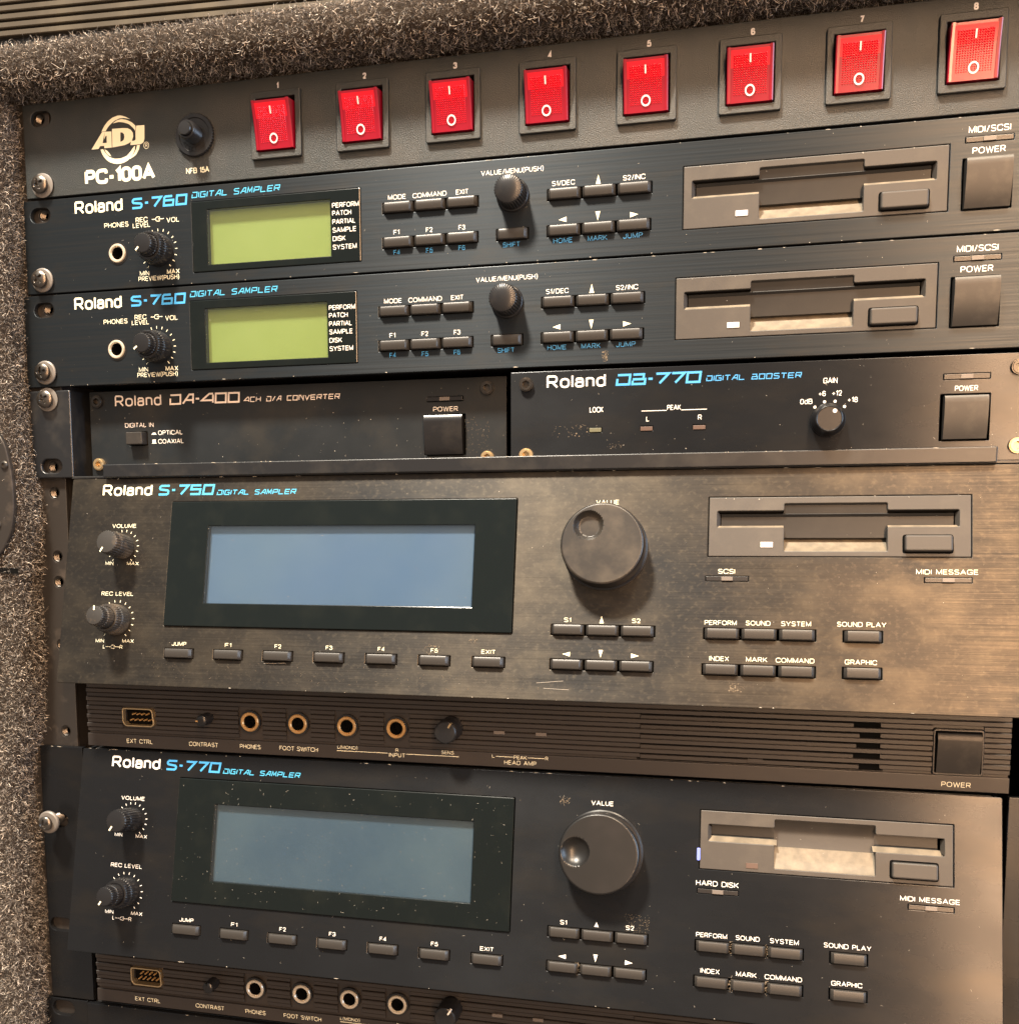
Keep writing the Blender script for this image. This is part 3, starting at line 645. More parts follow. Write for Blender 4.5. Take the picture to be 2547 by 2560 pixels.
for o, i in (([(36.1, 16.2), (37.5, 14.0), (39.5, 12.0), (42.0, 10.5), (45.4, 9.7), (48.3, 10.4), (51.4, 12.0)], [(38.3, 16.2), (39.3, 14.8), (40.9, 13.4), (43.2, 11.9), (45.7, 11.2), (48.2, 11.2), (51.4, 12.0)]),
             ([(42.1, 13.1), (44.1, 11.95), (46.6, 11.55), (49.4, 12.1), (52.3, 13.6), (54.3, 15.5), (53.7, 17.4)], [(42.1, 13.1), (45.3, 12.7), (47.7, 13.1), (50.6, 14.1), (52.4, 15.7), (53.2, 16.6), (53.7, 17.4)]),
             ([(35.2, 24.2), (36.0, 26.6), (37.8, 28.9), (40.2, 30.6), (43.1, 31.4), (46.5, 31.4), (49.4, 30.3), (51.8, 28.2), (53.1, 26.2), (53.4, 24.0)], [(36.6, 24.2), (37.9, 26.3), (39.9, 28.1), (42.8, 29.1), (45.7, 29.1), (48.7, 28.3), (50.9, 26.5), (52.0, 25.2), (52.4, 24.6), (53.4, 24.0)]),
             ([(37.2, 24.2), (38.8, 25.1), (40.0, 26.6), (40.8, 27.8)], [(37.2, 24.2), (38.2, 26.1), (39.4, 27.2), (40.8, 27.8)]),
             ([(55.9, 23.9), (55.4, 25.8), (53.7, 28.2), (50.5, 29.8)], [(54.4, 23.9), (54.0, 25.4), (52.7, 27.5), (50.3, 29.5)])):
    n_ = 14; LG += band(resamp(o, n_), resamp(i, n_)[::-1])
obj('logo', polys('logo', [[(x - 45, -(y - 20)) for x, y in q] for q in LG], .003), 'print_cream', p, FLAT.at(45, 20, .05))
lines(p, FLAT, [[(59.2 + 1.3 * math.cos(a * .5236), 24.4 + 1.5 * math.sin(a * .5236)) for a in range(13)]], .22)
label(p, FLAT, 'R', 58.7, 59.9, 25.2, 1.6)
label(p, FLAT, 'PC-100A', 26.2, 63.3, 39.8, 6.9, wt=.23)
label(p, FLAT, 'NFB 15A', 79.2, 90.9, 38.9, 2.5, bold=.04)
for k, u in enumerate(sw_u): label(p, FLAT, str(k + 1), u + 1.0 - (.5 if k == 0 else .85), u + 1.0 + (.5 if k == 0 else .85), 5.9, 2.6, 'indicator_white', wt=.23)
# breaker with its knurled ring nut
br = obj('circuit_breaker', lathe('circuit_breaker', [(9.6, -.5), (9.6, 1.3), (9.2, 1.7), (7.6, 1.7), (7.3, 1.3), (5.2, 1.3), (5.1, 1.6), (4.3, 1.6)], knurl=(0, 1), ribs=44, amp=.4), 'plastic_black', p, FLAT.at(84.6, 22.4))
obj('threaded_collar', lathe('threaded_collar', [q for j in range(9) for q in ((4.35, 1 + j * .85), (4.1, 1.42 + j * .85))] + [(4.2, 8.8), (3.9, 9.2), (3.2, 9.2), (3.1, 8.4)], 36), 'plastic_black', br, FLAT.at(84.6, 22.4))
obj('reset_plunger', lathe('reset_plunger', [(3.0, 6), (3.0, 10.3), (2.7, 10.7), (0, 10.8)], 36), 'plastic_black', br, FLAT.at(84.6, 22.4))
for c, a in zip('RESET', (-152, -135, -118, -101, -84)):
    aa = math.radians(a); r_ = 6.3
    t_ = label(br, FLAT, c, -.55, .55, 0, 1.5, 'hole_black')
    t_.matrix_local = REL[br.name].inverted() @ FLAT.at(84.6 + r_ * math.cos(aa), 22.4 - r_ * math.sin(aa) + .7, 1.4, a + 90)
# rocker switches
RZF = lambda s: 6.8 - 4.9 * s + 2.4 * (s - .5) ** 2
def rocker_lens():
    nx, ny = 33, 45; v = []; f = []; w, hh = 15.0, 17.4
    for j in range(ny):
        for i in range(nx):
            x = -w / 2 + w * i / (nx - 1); s = j / (ny - 1); y = -hh * s
            z = RZF(s) - .55
            if 1 < i < nx - 2 and 3 < j < ny - 4 and i % 2 == 1 and j % 2 == 1: z += .62
            v.append((x, y, z))
    for j in range(ny - 1):
        for i in range(nx - 1): b = j * nx + i; f.append((b, b + nx, b + nx + 1, b + 1))
    return mesh('lens', v, f)
def rocker_body():
    pr = [(1.4, -5)] + [(-19.6 * k / 14, RZF(k / 14) - (.35 if k == 0 else 0)) for k in range(15)] + [(-19.7, -5)]
    return extr('rocker', pr[::-1], -8.9, 8.9, 30)
def shell_frame():
    # raised clear rim round the ribbed lens
    v = []; f = []; n = 15
    for sx in (-1, 1):
        b = len(v)
        for k in range(n):
            s = k / (n - 1); y = - 19.6 * s; z = RZF(s)
            v += [(sx * 8.95, y, z + .02), (sx * 8.5, y, z + .35), (sx * 7.55, y, z + .3)]
        for k in range(n - 1):
            for j in (0, 1):
                q = (b + 3 * k + j, b + 3 * k + j + 1, b + 3 * k + j + 4, b + 3 * k + j + 3); f.append(q if sx < 0 else q[::-1])
    return mesh('rim', v, f, 30)
for k, u in enumerate(sw_u):
    bz = obj('rocker_switch', cached('bezel', lambda: plate('rocker_switch', rect(-12.1, -14.6, 12.1, 14.6, .9), [rect(-9.45, -11.5, 9.45, 11.5)[::-1]], 3.0, .35, 1)), 'powder_black', p, FLAT.at(u + .2, 21.5, 1.9))
    at_ = lambda x, t, h=0: FLAT.at(u + .2 + x, 21.5 + t, h)
    bd = cached('rocker', rocker_body); obj('rocker', bd, 'red_shell', bz, at_(0, -8.6, .4))
    obj('lens', cached('lens', rocker_lens), 'red_lens', bz, at_(0, -7.5, .85))
    obj('rim', cached('rim', shell_frame), 'red_shell', bz, at_(0, -8.6, .4))
    zf = lambda s: RZF(s) + .95
    v = []; 
    for s in (.10, .18, .27):
        y = -17.4 * s; v += [(-.32, y, zf(s)), (.32, y, zf(s))]
    obj('on_mark', cached('onm', lambda: mesh('on_mark', v, [(1, 0, 2, 3), (3, 2, 4, 5)])), 'indicator_white', bz, at_(0, -7.5))
    v2 = []; f2 = []
    for j in range(28):
        a = j * 2 * math.pi / 28
        for rr in (1.35, 1.95):
            x, y = rr * math.cos(a), -14.3 + rr * 1.1 * math.sin(a); v2.append((x, y, zf(-y / 17.4)))
    for j in range(28): a0 = 2 * j; a1 = (2 * j + 2) % 56; f2.append((a0, a0 + 1, a1 + 1, a1))
    obj('off_mark', cached('offm', lambda: mesh('off_mark', v2, f2)), 'indicator_white', bz, at_(0, -7.5))
    obj('well', cached('well', lambda: plate('well', rect(-9.4, -11.4, 9.4, 11.4), (), .3, .05)), 'hole_black', bz, at_(0, 0, -2.3))

# ================================================================ 2, 3: slim samplers with green screens
def slim_sampler(u_, v_, lab, slot_u, wear):
    s = thing('sampler', lab, 'sampler', u_, v_, 'slim samplers with green screens')
    KX, KT = 63.6, 27.5
    cuts = [slot(slot_u, -7.3, 11, 7)[::-1], slot(slot_u, -38.0, 11, 7)[::-1], circ(42.0, -27.6, 4.2)[::-1],
            R_(81.2, 7.1, 164, 38.9, .5), R_(174.2, 14.7, 217.9, 19.4), R_(174.0, 29.6, 217.7, 34.4), R_(225.7, 29.5, 239.9, 34.4),
            R_(247.9, 14.6, 292, 19.4), R_(247.8, 29.5, 291.7, 34.3), R_(304.6, 9.9, 406.2, 35.3), R_(411.6, 8.0, 428.8, 10.2, .3), R_(411.0, 16.0, 428.7, 35.4, .3)]
    obj('front_panel', plate('front_panel', rect(-8, -43.9, 474, -.3, .5), cuts, 3.0, .28, 1), 'brushed_black', s, FLAT.at(0, 0, 0))
    obj('cavity', plate('cavity', rect(75, -41, 432, -5), (), .5, .1), 'hole_black', s, FLAT.at(0, 0, -7.0))
    chassis(s, 12, 455, 1.5, 43)
    label(s, FLAT, 'Roland', 20.0, 45.6, 8.3, 6.0, wt=.165)
    techno(s, FLAT, 'S-760', 50.4, 79.2, 8.1, 5.0, 1.0, 'print_blue', .12, .36)
    techno(s, FLAT, 'DIGITAL SAMPLER', 81.7, 125.6, 5.4, 2.7, .42, 'print_cyan', .2, .4)
    window(s, FLAT, 81.2, 7.1, 164, 38.9, (89.2, 11.2, 149.7, 35.7), 'lcd_green', .35, 3.6)
    for w_, b_, x1_ in (('PERFORM', 15.0, 163.3), ('PATCH', 18.4, 159.7), ('PARTIAL', 22.1, 161.6), ('SAMPLE', 25.7, 161.9), ('DISK', 29.4, 156.8), ('SYSTEM', 33.1, 162.0)):
        label(s, FLAT, w_, 150.7, x1_, b_, 2.1, 'print_white', h=.42)
    label(s, FLAT, 'PHONES', 35.5, 48.3, 15.6, 2.2); label(s, FLAT, 'REC', 52.2, 58.4, 14.2, 2.2); label(s, FLAT, 'LEVEL', 50.6, 59.7, 16.6, 2.1)
    lines(s, FLAT, [[(60.7, 13.4), (62.6, 13.4)], [(64.0, 13.4), (66.9, 13.4)]], .3); label(s, FLAT, 'C', 62.6, 64.9, 14.5, 2.2)
    label(s, FLAT, 'VOL', 68.3, 74.8, 15.3, 2.2); label(s, FLAT, 'MIN', 53.4, 58.3, 38.6, 2.1); label(s, FLAT, 'MAX', 67.6, 74.1, 38.6, 2.1)
    label(s, FLAT, 'PREVIEW(PUSH)', 52.5, 73.8, 41.1, 2.1)
    ticks(s, FLAT, KX, KT, 8.6, 9.8, 17)
    stacked_knob(s, FLAT, KX, KT, 216 if wear else 222, h2=14.5)
    jack(s, FLAT, 42.0, 27.6, 'nickel', 4.4, 2.9)
    buttons(s, FLAT, 174.2, 217.9, 14.7, 19.4, 3); buttons(s, FLAT, 174.0, 217.7, 29.6, 34.4, 3); buttons(s, FLAT, 225.7, 239.9, 29.5, 34.4, 1)
    buttons(s, FLAT, 247.9, 292.0, 14.6, 19.4, 3); buttons(s, FLAT, 247.8, 291.7, 29.5, 34.3, 3)
    for w_, a_, b_, t_, m_ in (('MODE', 176.9, 185.1, 13.5, 0), ('COMMAND', 188.2, 203.6, 13.6, 0), ('EXIT', 207.8, 213.4, 13.6, 0), ('F1', 179.2, 181.9, 28.5, 0), ('F2', 194.1, 197.1, 28.5, 0), ('F3', 208.9, 211.9, 28.5, 0),
                              ('F4', 179.1, 182.1, 37.1, 1), ('F5', 194.1, 197.1, 37.2, 1), ('F6', 208.8, 211.8, 37.1, 1), ('VALUE/MENU(PUSH)', 219.1, 246.3, 6.7, 0), ('SHIFT', 228.6, 236.1, 37.2, 1),
                              ('S1/DEC', 250.0, 259.7, 13.4, 0), ('S2/INC', 279.9, 289.1, 13.5, 0), ('HOME', 250.6, 258.8, 37.0, 1), ('MARK', 265.3, 273.5, 37.0, 1), ('JUMP', 280.2, 288.3, 37.0, 1),
                              ('MIDI/SCSI', 412.6, 427.5, 6.6, 2), ('POWER', 414.2, 426.0, 14.4, 2)):
        label(s, FLAT, w_, a_, b_, t_, 2.4 if m_ == 2 else 2.05, ('print_white', 'print_blue', 'print_white')[m_], bold=.03 if m_ == 2 else .02)
    tri(s, FLAT, 269.6, 12.1, 2.1, 3.8, 'u'); tri(s, FLAT, 254.5, 27.4, 2.2, 3.4, 'l'); tri(s, FLAT, 269.5, 27.0, 2.0, 3.8, 'd'); tri(s, FLAT, 284.7, 27.5, 2.2, 3.4, 'r')
    knob(s, FLAT, 233.0, 15.7, 6.5, 10.0, None, ribs=32, skirt=7.1, taper=.95, dome=.8)
    floppy(s, FLAT, 304.6, 9.9, 'A', 'indicator_white')
    led_bar(s, FLAT, 411.6, 428.8, 8.0, 10.2)
    power_button(s, FLAT, 411.7, 428.0, 16.8, 35.0, 5.0)
    chips(s, FLAT, 150, 470, .45, 13 + 4 * wear); chips(s, FLAT, 10, 470, 43.6, 14)
    specks(s, FLAT, 10, 2, 470, 42, 110, smax=.2); specks(s, FLAT, 90, 12, 149, 35, 14, h=.45)
    return s
slim_sampler(0, 44.45, 'upper slim black sampler with small green screen, directly under the red switches', 1.0, 0)
s2 = slim_sampler(-2.5, 88.9, 'lower slim black sampler with small green screen, above the two half-width boxes', 3.1, 1)
specks(s2, FLAT, 274, 38.5, 277, 42.5, 60, 'rust_dust', .1, .5, hairs=.5)

# ================================================================ 4: shelf with two half-width boxes
sh = thing('rack_shelf', 'black sheet metal rack shelf with angled left ear carrying two small boxes', 'rack shelf', 0, 133.35)
obj('ear', plate('ear', rp([(-10, -43.7), (12.6, -43.7), (12.6, -1.2), (-10, -1.2)], .9), [slot(.6, -37.8, 11.5, 6.6)[::-1], slot(.8, -5.3, 10, 6.4)[::-1]], 2.2, .7, 3), 'sheet_black', sh, FLAT.at(0, 0, 0))
obj('ear_flange', mesh('ear_flange', [(10.6, .8, -1.4), (12.5, .8, -1.4), (12.5, 90, -1.4), (10.6, 90, -1.4), (10.6, .8, -43.6), (12.5, .8, -43.6), (12.5, 90, -43.6), (10.6, 90, -43.6)],
    [(0, 3, 2, 1), (4, 5, 6, 7), (1, 2, 6, 5), (0, 4, 7, 3), (0, 1, 5, 4)]), 'sheet_black', sh)
obj('tray', rbox('tray', 425, 1.3, 180, .3, .3), 'sheet_black', sh, FLAT.at(224, 43.6, -180.2))
obj('front_lip', plate('front_lip', rp([(30.7, -43.9), (427.6, -43.9), (427.6, -37.6), (30.7, -37.6)], .4), (), 2.2, .55, 3), 'sheet_black', sh, FLAT.at(0, 0, 2.6))
obj('ear', plate('ear_right', rp([(446, -43.7), (474, -43.7), (474, -1.2), (446, -1.2)], .9), (), 2.2, .7, 3), 'sheet_black', sh, FLAT.at(0, 0, 0))
chips(sh, FLAT, 32, 425, 37.8, 30, h=2.65)
FD = Frame().back(10.0)
d = thing('converter_box', 'half-width black audio converter on the left of the shelf, with square power key', 'audio converter', 0, 133.35)
cuts = [R_(193.6, 10.6, 210.3, 12.7, .3), R_(192.3, 18.4, 211.3, 36.4, .3), R_(43.8, 22.2, 53.8, 28.8, .3)]
obj('front_panel', plate('front_panel', rect(23.0, -43.0, 229.9, -2.6, .5), cuts, 2.4, .25, 1), 'satin_black', d, FD.at(0, 0, -.6))
obj('cavity', plate('cavity', rect(26, -42, 228, -4), (), .4, .1), 'hole_black', d, FD.at(0, 0, -6))
chassis(d, 20, 226, 4, 42.6, 170, 17)
for x, t in ((27.8, 7.4), (27.5, 37.4), (221.4, 7.6), (221.4, 37.8)): hexsocket(d, FD, x, t, 2.9, 'old_brass' if t > 30 else 'dark_steel', 1.4)
label(d, FD, 'Roland', 36.9, 61.8, 10.1, 5.4, 'print_grey', wt=.14, h=-.55)
techno(d, FD, 'DA-400', 66.2, 102.6, 10.1, 5.0, .85, 'print_grey', .06, .26, h=-.55)
techno(d, FD, '4CH D/A CONVERTER', 104.7, 152.3, 10.0, 2.4, .38, 'print_grey', .1, .4, h=-.55)
label(d, FD, 'DIGITAL IN', 41.9, 57.2, 20.1, 2.1, 'print_grey', h=-.55); label(d, FD, 'OPTICAL', 59.5, 72.4, 24.0, 2.1, 'print_white', h=-.55); label(d, FD, 'COAXIAL', 59.4, 72.9, 28.1, 2.1, 'print_white', h=-.55)
obj('switch_mark', polys('switch_mark', [[(0, 0), (2.9, 0), (2.2, .95), (.9, .95)]]), 'print_white', d, FD.at(55.8, 23.8, -.55))
obj('switch_mark', polys('switch_mark', [[(0, 0), (2.9, 0), (2.3, .4), (2.3, 1.9), (.5, 1.9), (.5, .4)]]), 'print_white', d, FD.at(55.8, 28.0, -.55))
obj('push_button', rbox('push_button', 8.6, 5.9, 7.6, .4, .5), 'button_grey', d, FD.at(48.8, 25.5, -4))
led_bar(d, FD, 193.6, 210.3, 10.6, 12.7)
label(d, FD, 'POWER', 196.5, 207.9, 17.1, 2.1, 'print_white', h=-.55)
power_button(d, FD, 193.0, 210.4, 18.9, 36.1, 3.2, 'plastic_black')
specks(d, FD, 24, 4, 229, 41, 110, h=-.52); specks(d, FD, 211, 20, 222, 36, 90, 'rust_dust', .06, .22, -.5, .6)
chips(d, FD, 30, 225, 42.7, 12, h=-.55)
d = thing('booster_box', 'half-width black digital booster on the right of the shelf, with round gain knob', 'audio booster', 0, 133.35)
DZ = -.2
cuts = [R_(407.2, 8.7, 424.3, 11.0, .3), R_(406.4, 16.6, 424.6, 35.0, .3), R_(266.3, 26.1, 271.8, 28.1), R_(288.1, 25.9, 293.5, 27.9), R_(310.0, 25.9, 315.3, 27.9)]
obj('front_panel', plate('front_panel', rect(231.8, -43.0, 440.5, -1.4, .5), cuts, 2.4, .25, 1), 'satin_brown_black', d, FLAT.at(0, 0, DZ))
obj('cavity', plate('cavity', rect(234, -42, 438, -4), (), .4, .1), 'hole_black', d, FLAT.at(0, 0, -6))
chassis(d, 234, 438, 4, 42.6, 170)
for x, t in ((238.9, 6.8), (238.9, 37.2), (434.4, 7.0), (434.8, 37.3)): hexsocket(d, FLAT, x, t, 3.0, 'old_brass' if t > 30 else 'dark_steel', 1.8)
label(d, FLAT, 'Roland', 247.8, 273.3, 8.8, 5.5, 'print_white', h=DZ + .05, wt=.15)
techno(d, FLAT, 'DB-770', 277.8, 313.2, 8.7, 4.9, .95, 'print_blue', .12, .25, h=DZ + .05)
techno(d, FLAT, 'DIGITAL BOOSTER', 315.3, 353.3, 8.1, 2.3, .36, 'print_blue', .1, .38, h=DZ + .05)
h_ = DZ + .05
label(d, FLAT, 'LOCK', 266.5, 272.4, 19.6, 2.3, 'print_white', h=h_); label(d, FLAT, 'PEAK', 299.3, 305.0, 19.5, 2.1, 'print_white', h=h_)
lines(d, FLAT, [[(288.6, 19.6), (299.1, 19.6)], [(305.2, 19.6), (315.7, 19.6)]], .28, 'print_white', h_)
label(d, FLAT, 'L', 290.6, 291.9, 24.0, 2.1, 'print_white', h=h_); label(d, FLAT, 'R', 312.1, 313.7, 23.9, 2.1, 'print_white', h=h_)
for x0_, m_ in ((266.3, 'indicator_green'), (288.1, 'indicator_red'), (310.0, 'indicator_red')):
    obj('indicator', rbox('indicator', 5.1, 1.7, 2.2, .1, .1), m_, d, FLAT.at(x0_ + 2.7, 27.05, -2.1))
label(d, FLAT, 'GAIN', 361.8, 367.3, 10.7, 2.2, 'print_white', h=h_)
for w_, a_, b_, t_ in (('0dB', 353.0, 357.8, 18.8), ('+6', 360.1, 362.9, 15.8), ('+12', 365.3, 369.1, 15.8), ('+18', 371.4, 375.3, 18.6)): label(d, FLAT, w_, a_, b_, t_, 2.1, 'print_white', h=h_)
for x, t in ((358.8, 20.1), (362.5, 18.1), (366.6, 18.0), (370.3, 20.2)): obj('scale_dot', cached('dot', lambda: polys('dot', [circ(0, 0, .6, 16)])), 'print_white', d, FLAT.at(x, t, h_))
gk = obj('knob', lathe('knob', [(6.6, -.5), (6.7, 2.5), (6.3, 3.0), (5.6, 8.6), (5.2, 9.3), (4.9, 9.5), (4.6, 9.2), (0, 9.2)], 48), 'plastic_black', d, FLAT.at(363.9, 25.6))
obj('pointer_mark', polys('pointer_mark', [circ(0, 0, .85, 18)]), 'indicator_white', gk, FLAT.at(363.9 + 2.0, 25.6 - 3.0, 9.3))
led_bar(d, Frame(90, (0, .0002, 0)), 407.2, 424.3, 8.7, 11.0)
label(d, FLAT, 'POWER', 411.5, 420.0, 15.5, 2.1, 'print_white', h=h_)
power_button(d, FLAT, 407.6, 423.6, 17.4, 34.3, 3.0)
specks(d, FLAT, 233, 4, 440, 40, 90, h=h_); specks(d, FLAT, 250, 24.5, 268, 30, 40, 'rust_dust', .1, .4, h_, .5); specks(d, FLAT, 274, 31, 281, 36, 26, 'rust_dust', .06, .35, h_, .4)

# ================================================================ 5, 6: tall samplers with slanted fronts
def tall_sampler(u_, v_, lab, worn, dx=0.0):
    s = thing('sampler', lab, 'sampler', u_, v_, 'tall samplers with wide blue screens')
    F = SLANT; body = 'dusty_brushed' if worn else 'satin_brown_black'; kn = 'dusty_plastic' if worn else 'plastic_black'
    W = 437.2
    cuts = [R_(67.6, 12.0, 235.5, 71.7, .5), R_(252.4, 67.3, 296.5, 72.1), R_(252.4, 82.2, 296.2, 86.9), R_(317.3, 12.4, 418.9, 37.8), R_(316.7, 45.9, 334.0, 48.1, .2), R_(401.5, 45.8, 419.0, 48.0, .2),
            R_(316.3, 67.6, 360.8, 72.4), R_(316.0, 82.5, 360.8, 87.3), R_(371.1, 67.6, 386.1, 72.5), R_(371.0, 82.4, 386.0, 87.2)]
    row = [(68.9, 84.2), (94.2, 109.2), (119.1, 134.1), (144.1, 159.0), (168.9, 183.8), (193.6, 208.3), (218.0, 232.8)]
    cuts += [R_(a, 82.1, b, 86.9) for a, b in row]
    obj('front_panel', plate('front_panel', rp([(12.5, -100.2), (W, -100.2), (W, -.3), (12.5, -.3)], .8), cuts, 2.6, .3, 1), body, s, F.at(0, 0, 0))
    # wedge sides, underside and inner wall that carry the slanted front
    a_ = math.sin(math.radians(90 - TILT)); 
    y1, z1 = -21.0 + 2.4, -97.9
    for nm, x in (('wedge_side', 13.0), ('wedge_side', W - 2.0)):
        vv = [(x, 1.8, -1), (x, 40, -1), (x, 40, z1), (x, y1, z1), (x + 1.5, 1.8, -1), (x + 1.5, 40, -1), (x + 1.5, 40, z1), (x + 1.5, y1, z1)]
        obj(nm, mesh(nm, vv, [(0, 1, 2, 3), (7, 6, 5, 4), (0, 4, 5, 1), (3, 2, 6, 7), (0, 3, 7, 4)]), 'sheet_black', s)
    vv = [(13, y1, z1 - .2), (W - .5, y1, z1 - .2), (W - .5, 8, z1 - .2), (13, 8, z1 - .2), (13, y1, z1 + 1.2), (W - .5, y1, z1 + 1.2), (W - .5, 8, z1 + 1.2), (13, 8, z1 + 1.2)]
    obj('underside', mesh('underside', vv, [(3, 2, 1, 0), (4, 5, 6, 7), (0, 1, 5, 4), (1, 2, 6, 5), (0, 4, 7, 3)]), 'sheet_black', s)
    obj('cavity', plate('cavity', rect(62, -97, 425, -6), (), .4, .1), 'hole_black', s, F.at(0, 0, -7.5))
    chassis(s, 14.5, W - 1, 1.5, 132, 300)
    cr = 'print_cream' if worn else 'print_white'
    label(s, F, 'Roland', 29.6, 56.4, 8.9, 5.7, cr, wt=.17)
    techno(s, F, 'S-750' if worn else 'S-770', 59.8, 89.0, 8.9, 5.2, 1.0, 'print_cyan' if worn else 'print_blue', .16, .36)
    techno(s, F, 'DIGITAL SAMPLER', 90.7, 130.7, 9.0, 2.5, .42, 'print_cyan', .2, .4)
    window(s, F, 67.7, 12.1, 235.4, 71.7, (87.9, 24.0, 216.9, 60.6), 'lcd_blue' if worn else 'lcd_teal', .9, 3.0)
    VX, VT, RX, RT = 43.0, 34.0, 42.3, 69.3
    label(s, F, 'VOLUME', 36.3, 49.2, 24.6, 1.9, cr); label(s, F, 'MIN', 34.1, 38.4, 42.7, 1.7, cr); label(s, F, 'MAX', 45.8, 52.0, 42.8, 1.7, cr)
    label(s, F, 'REC LEVEL', 33.3, 50.4, 57.6, 1.9, cr); label(s, F, 'MIN', 32.1, 36.6, 80.3, 1.7, cr); label(s, F, 'MAX', 46.4, 52.5, 80.1, 1.7, cr)
    label(s, F, 'L', 36.3, 37.4, 83.1, 1.8, cr); label(s, F, 'C', 40.5, 42.6, 83.1, 1.8, cr); label(s, F, 'R', 45.2, 46.8, 83.1, 1.8, cr)
    lines(s, F, [[(37.8, 82.2), (40.3, 82.2)], [(42.0, 82.2), (45.0, 82.2)]], .28, cr)
    ticks(s, F, VX, VT, 7.4, 8.5, 16, m_=cr); ticks(s, F, RX, RT, 8.5, 9.6, 16, m_=cr)
    knob(s, F, VX, VT, 5.9, 14.5, 240 if worn else 236, kn, ribs=26, taper=.93)
    stacked_knob(s, F, RX, RT, 92 if worn else 238, kn, 18.5)
    for (a, b), w_ in zip(row, ('JUMP', 'F1', 'F2', 'F3', 'F4', 'F5', 'EXIT')):
        buttons(s, F, a, b, 82.1, 86.9, 1); c = (a + b) / 2; ww = {2: 1.6, 4: 3.7}[len(w_)] - (.6 if w_ == 'EXIT' else 0)
        label(s, F, w_, c - ww - .1, c + ww - .1, 80.9, 1.8, cr)
    dc = (274.4, 34.2) if worn else (275.2, 33.4)
    label(s, F, 'VALUE', 270.0, 279.8, 15.2 if worn else 13.3, 2.0, cr)
    dm = 'dial_dusty' if worn else 'dial_clean'
    dim = (-5.8, 7.6) if worn else (-10.0, .4)
    def top(x, y):
        r = math.hypot(x, y); q = math.hypot(x - dim[0], y - dim[1]); z = 12.0 - (0 if r < 16.6 else (r - 16.6) * .9)
        if q < 6.2: z -= (3.0 * min(1, (6.2 - q) / 1.8) ** .6 if worn else 3.2 * (1 - (q / 6.2) ** 2) ** .8)
        return z
    dl = obj('value_dial', lathe('value_dial', [(18.2, -1), (18.2, .8), (17.6, 1.2), (17.5, 10.6), (17.2, 11.5)], 96), 'plastic_black', s, F.at(dc[0], dc[1]))
    obj('dial_cap', polar('dial_cap', 17.2, 76, 120, top, .8, 32), dm, dl, F.at(dc[0], dc[1]))
    buttons(s, F, 252.4, 296.5, 67.3, 72.1, 3); buttons(s, F, 252.4, 296.2, 82.2, 86.9, 3)
    label(s, F, 'S1', 257.9, 260.9, 66.3, 1.9, cr); label(s, F, 'S2', 286.8, 290.3, 66.2, 1.9, cr)
    tri(s, F, 274.0, 65.0, 1.9, 3.2 if worn else 2.2, 'u', cr); tri(s, F, 259.3, 80.1, 2.0, 3.3, 'l', cr); tri(s, F, 274.0, 79.6, 1.9, 3.3, 'd', cr); tri(s, F, 288.5, 80.1, 2.0, 3.3, 'r', cr)
    floppy(s, F, 317.3, 12.4, 'A' if worn else 'B', 'indicator_white' if worn else 'indicator_red')
    led_bar(s, F, 316.7, 334.0, 45.9, 48.1); led_bar(s, F, 401.5, 419.0, 45.8, 48.0)
    if worn: label(s, F, 'SCSI', 321.7, 328.5, 44.9, 2.0, cr)
    else: label(s, F, 'HARD DISK', 316.2, 334.0, 44.7, 2.2, cr)
    label(s, F, 'MIDI MESSAGE', 398.4, 421.2, 44.6, 2.0, cr)
    for w_, a, b, t in (('PERFORM', 316.7, 329.6, 66.4), ('SOUND', 333.2, 343.0, 66.3), ('SYSTEM', 347.2, 358.8, 66.3), ('SOUND PLAY', 368.8, 387.4, 66.1), ('INDEX', 318.9, 326.8, 81.3), ('MARK', 333.6, 342.0, 81.3), ('COMMAND', 345.3, 360.3, 81.3), ('GRAPHIC', 371.9, 384.0, 81.3)):
        label(s, F, w_, a, b, t, 1.95, cr)
    buttons(s, F, 316.3, 360.8, 67.6, 72.4, 3); buttons(s, F, 316.0, 360.8, 82.5, 87.3, 3); buttons(s, F, 371.1, 386.1, 67.6, 72.5); buttons(s, F, 371.0, 386.0, 82.4, 87.2)
    # recessed ribbed strip below the slanted front; t counts from two units above
    P = Frame(90, (0, 0, -(266.7 - 177.5) * S)); X0, X1 = 14.2, 438.2
    vent = lambda x0, x1: None
    con = (34.4, 24.0, 52.0, 33.2)
    obj('strip_back', plate('strip_back', rect(X0 + .4, -43.8, X1 - .3, -6), [R_(con[0] + .8, con[1] + .5, con[2] - .8, con[3] - .5, 1)] + [circ(x, -28.3, 4.3)[::-1] for x in (103.3, 128.1, 152.9, 177.3)] + [R_(409.0, 18.2, 427.9, 36.9, .5)], 1.6, .1), 'ridged_plastic', s, P.at(0, 0, -1.6))
    obj('label_strip', plate('label_strip', rect(X0, -44.0, X1, -37.6, .2), (), 3.0, .25, 1), 'ridged_plastic', s, P.at(0, 0, 0))
    obj('vent_dark', plate('vent_dark', rect(288, -37.4, 390, -16), (), .2, .05), 'hole_black', s, P.at(0, 0, -1.55))  # black sheet over the solid back, paints the darkness inside the vents
    def rib(xa, xb, t, h):
        me = cached(('rib', round(xb - xa, 1)), lambda: extr('rib', [(-.98, -2.2), (-.98, -.2), (-.8, 0), (.72, 0), (.98, -.28), (.98, -2.2)][::-1], -(xb - xa) / 2, (xb - xa) / 2, 20))
        obj('rib', me, 'ridged_plastic', s, P.at((xa + xb) / 2, t, h))
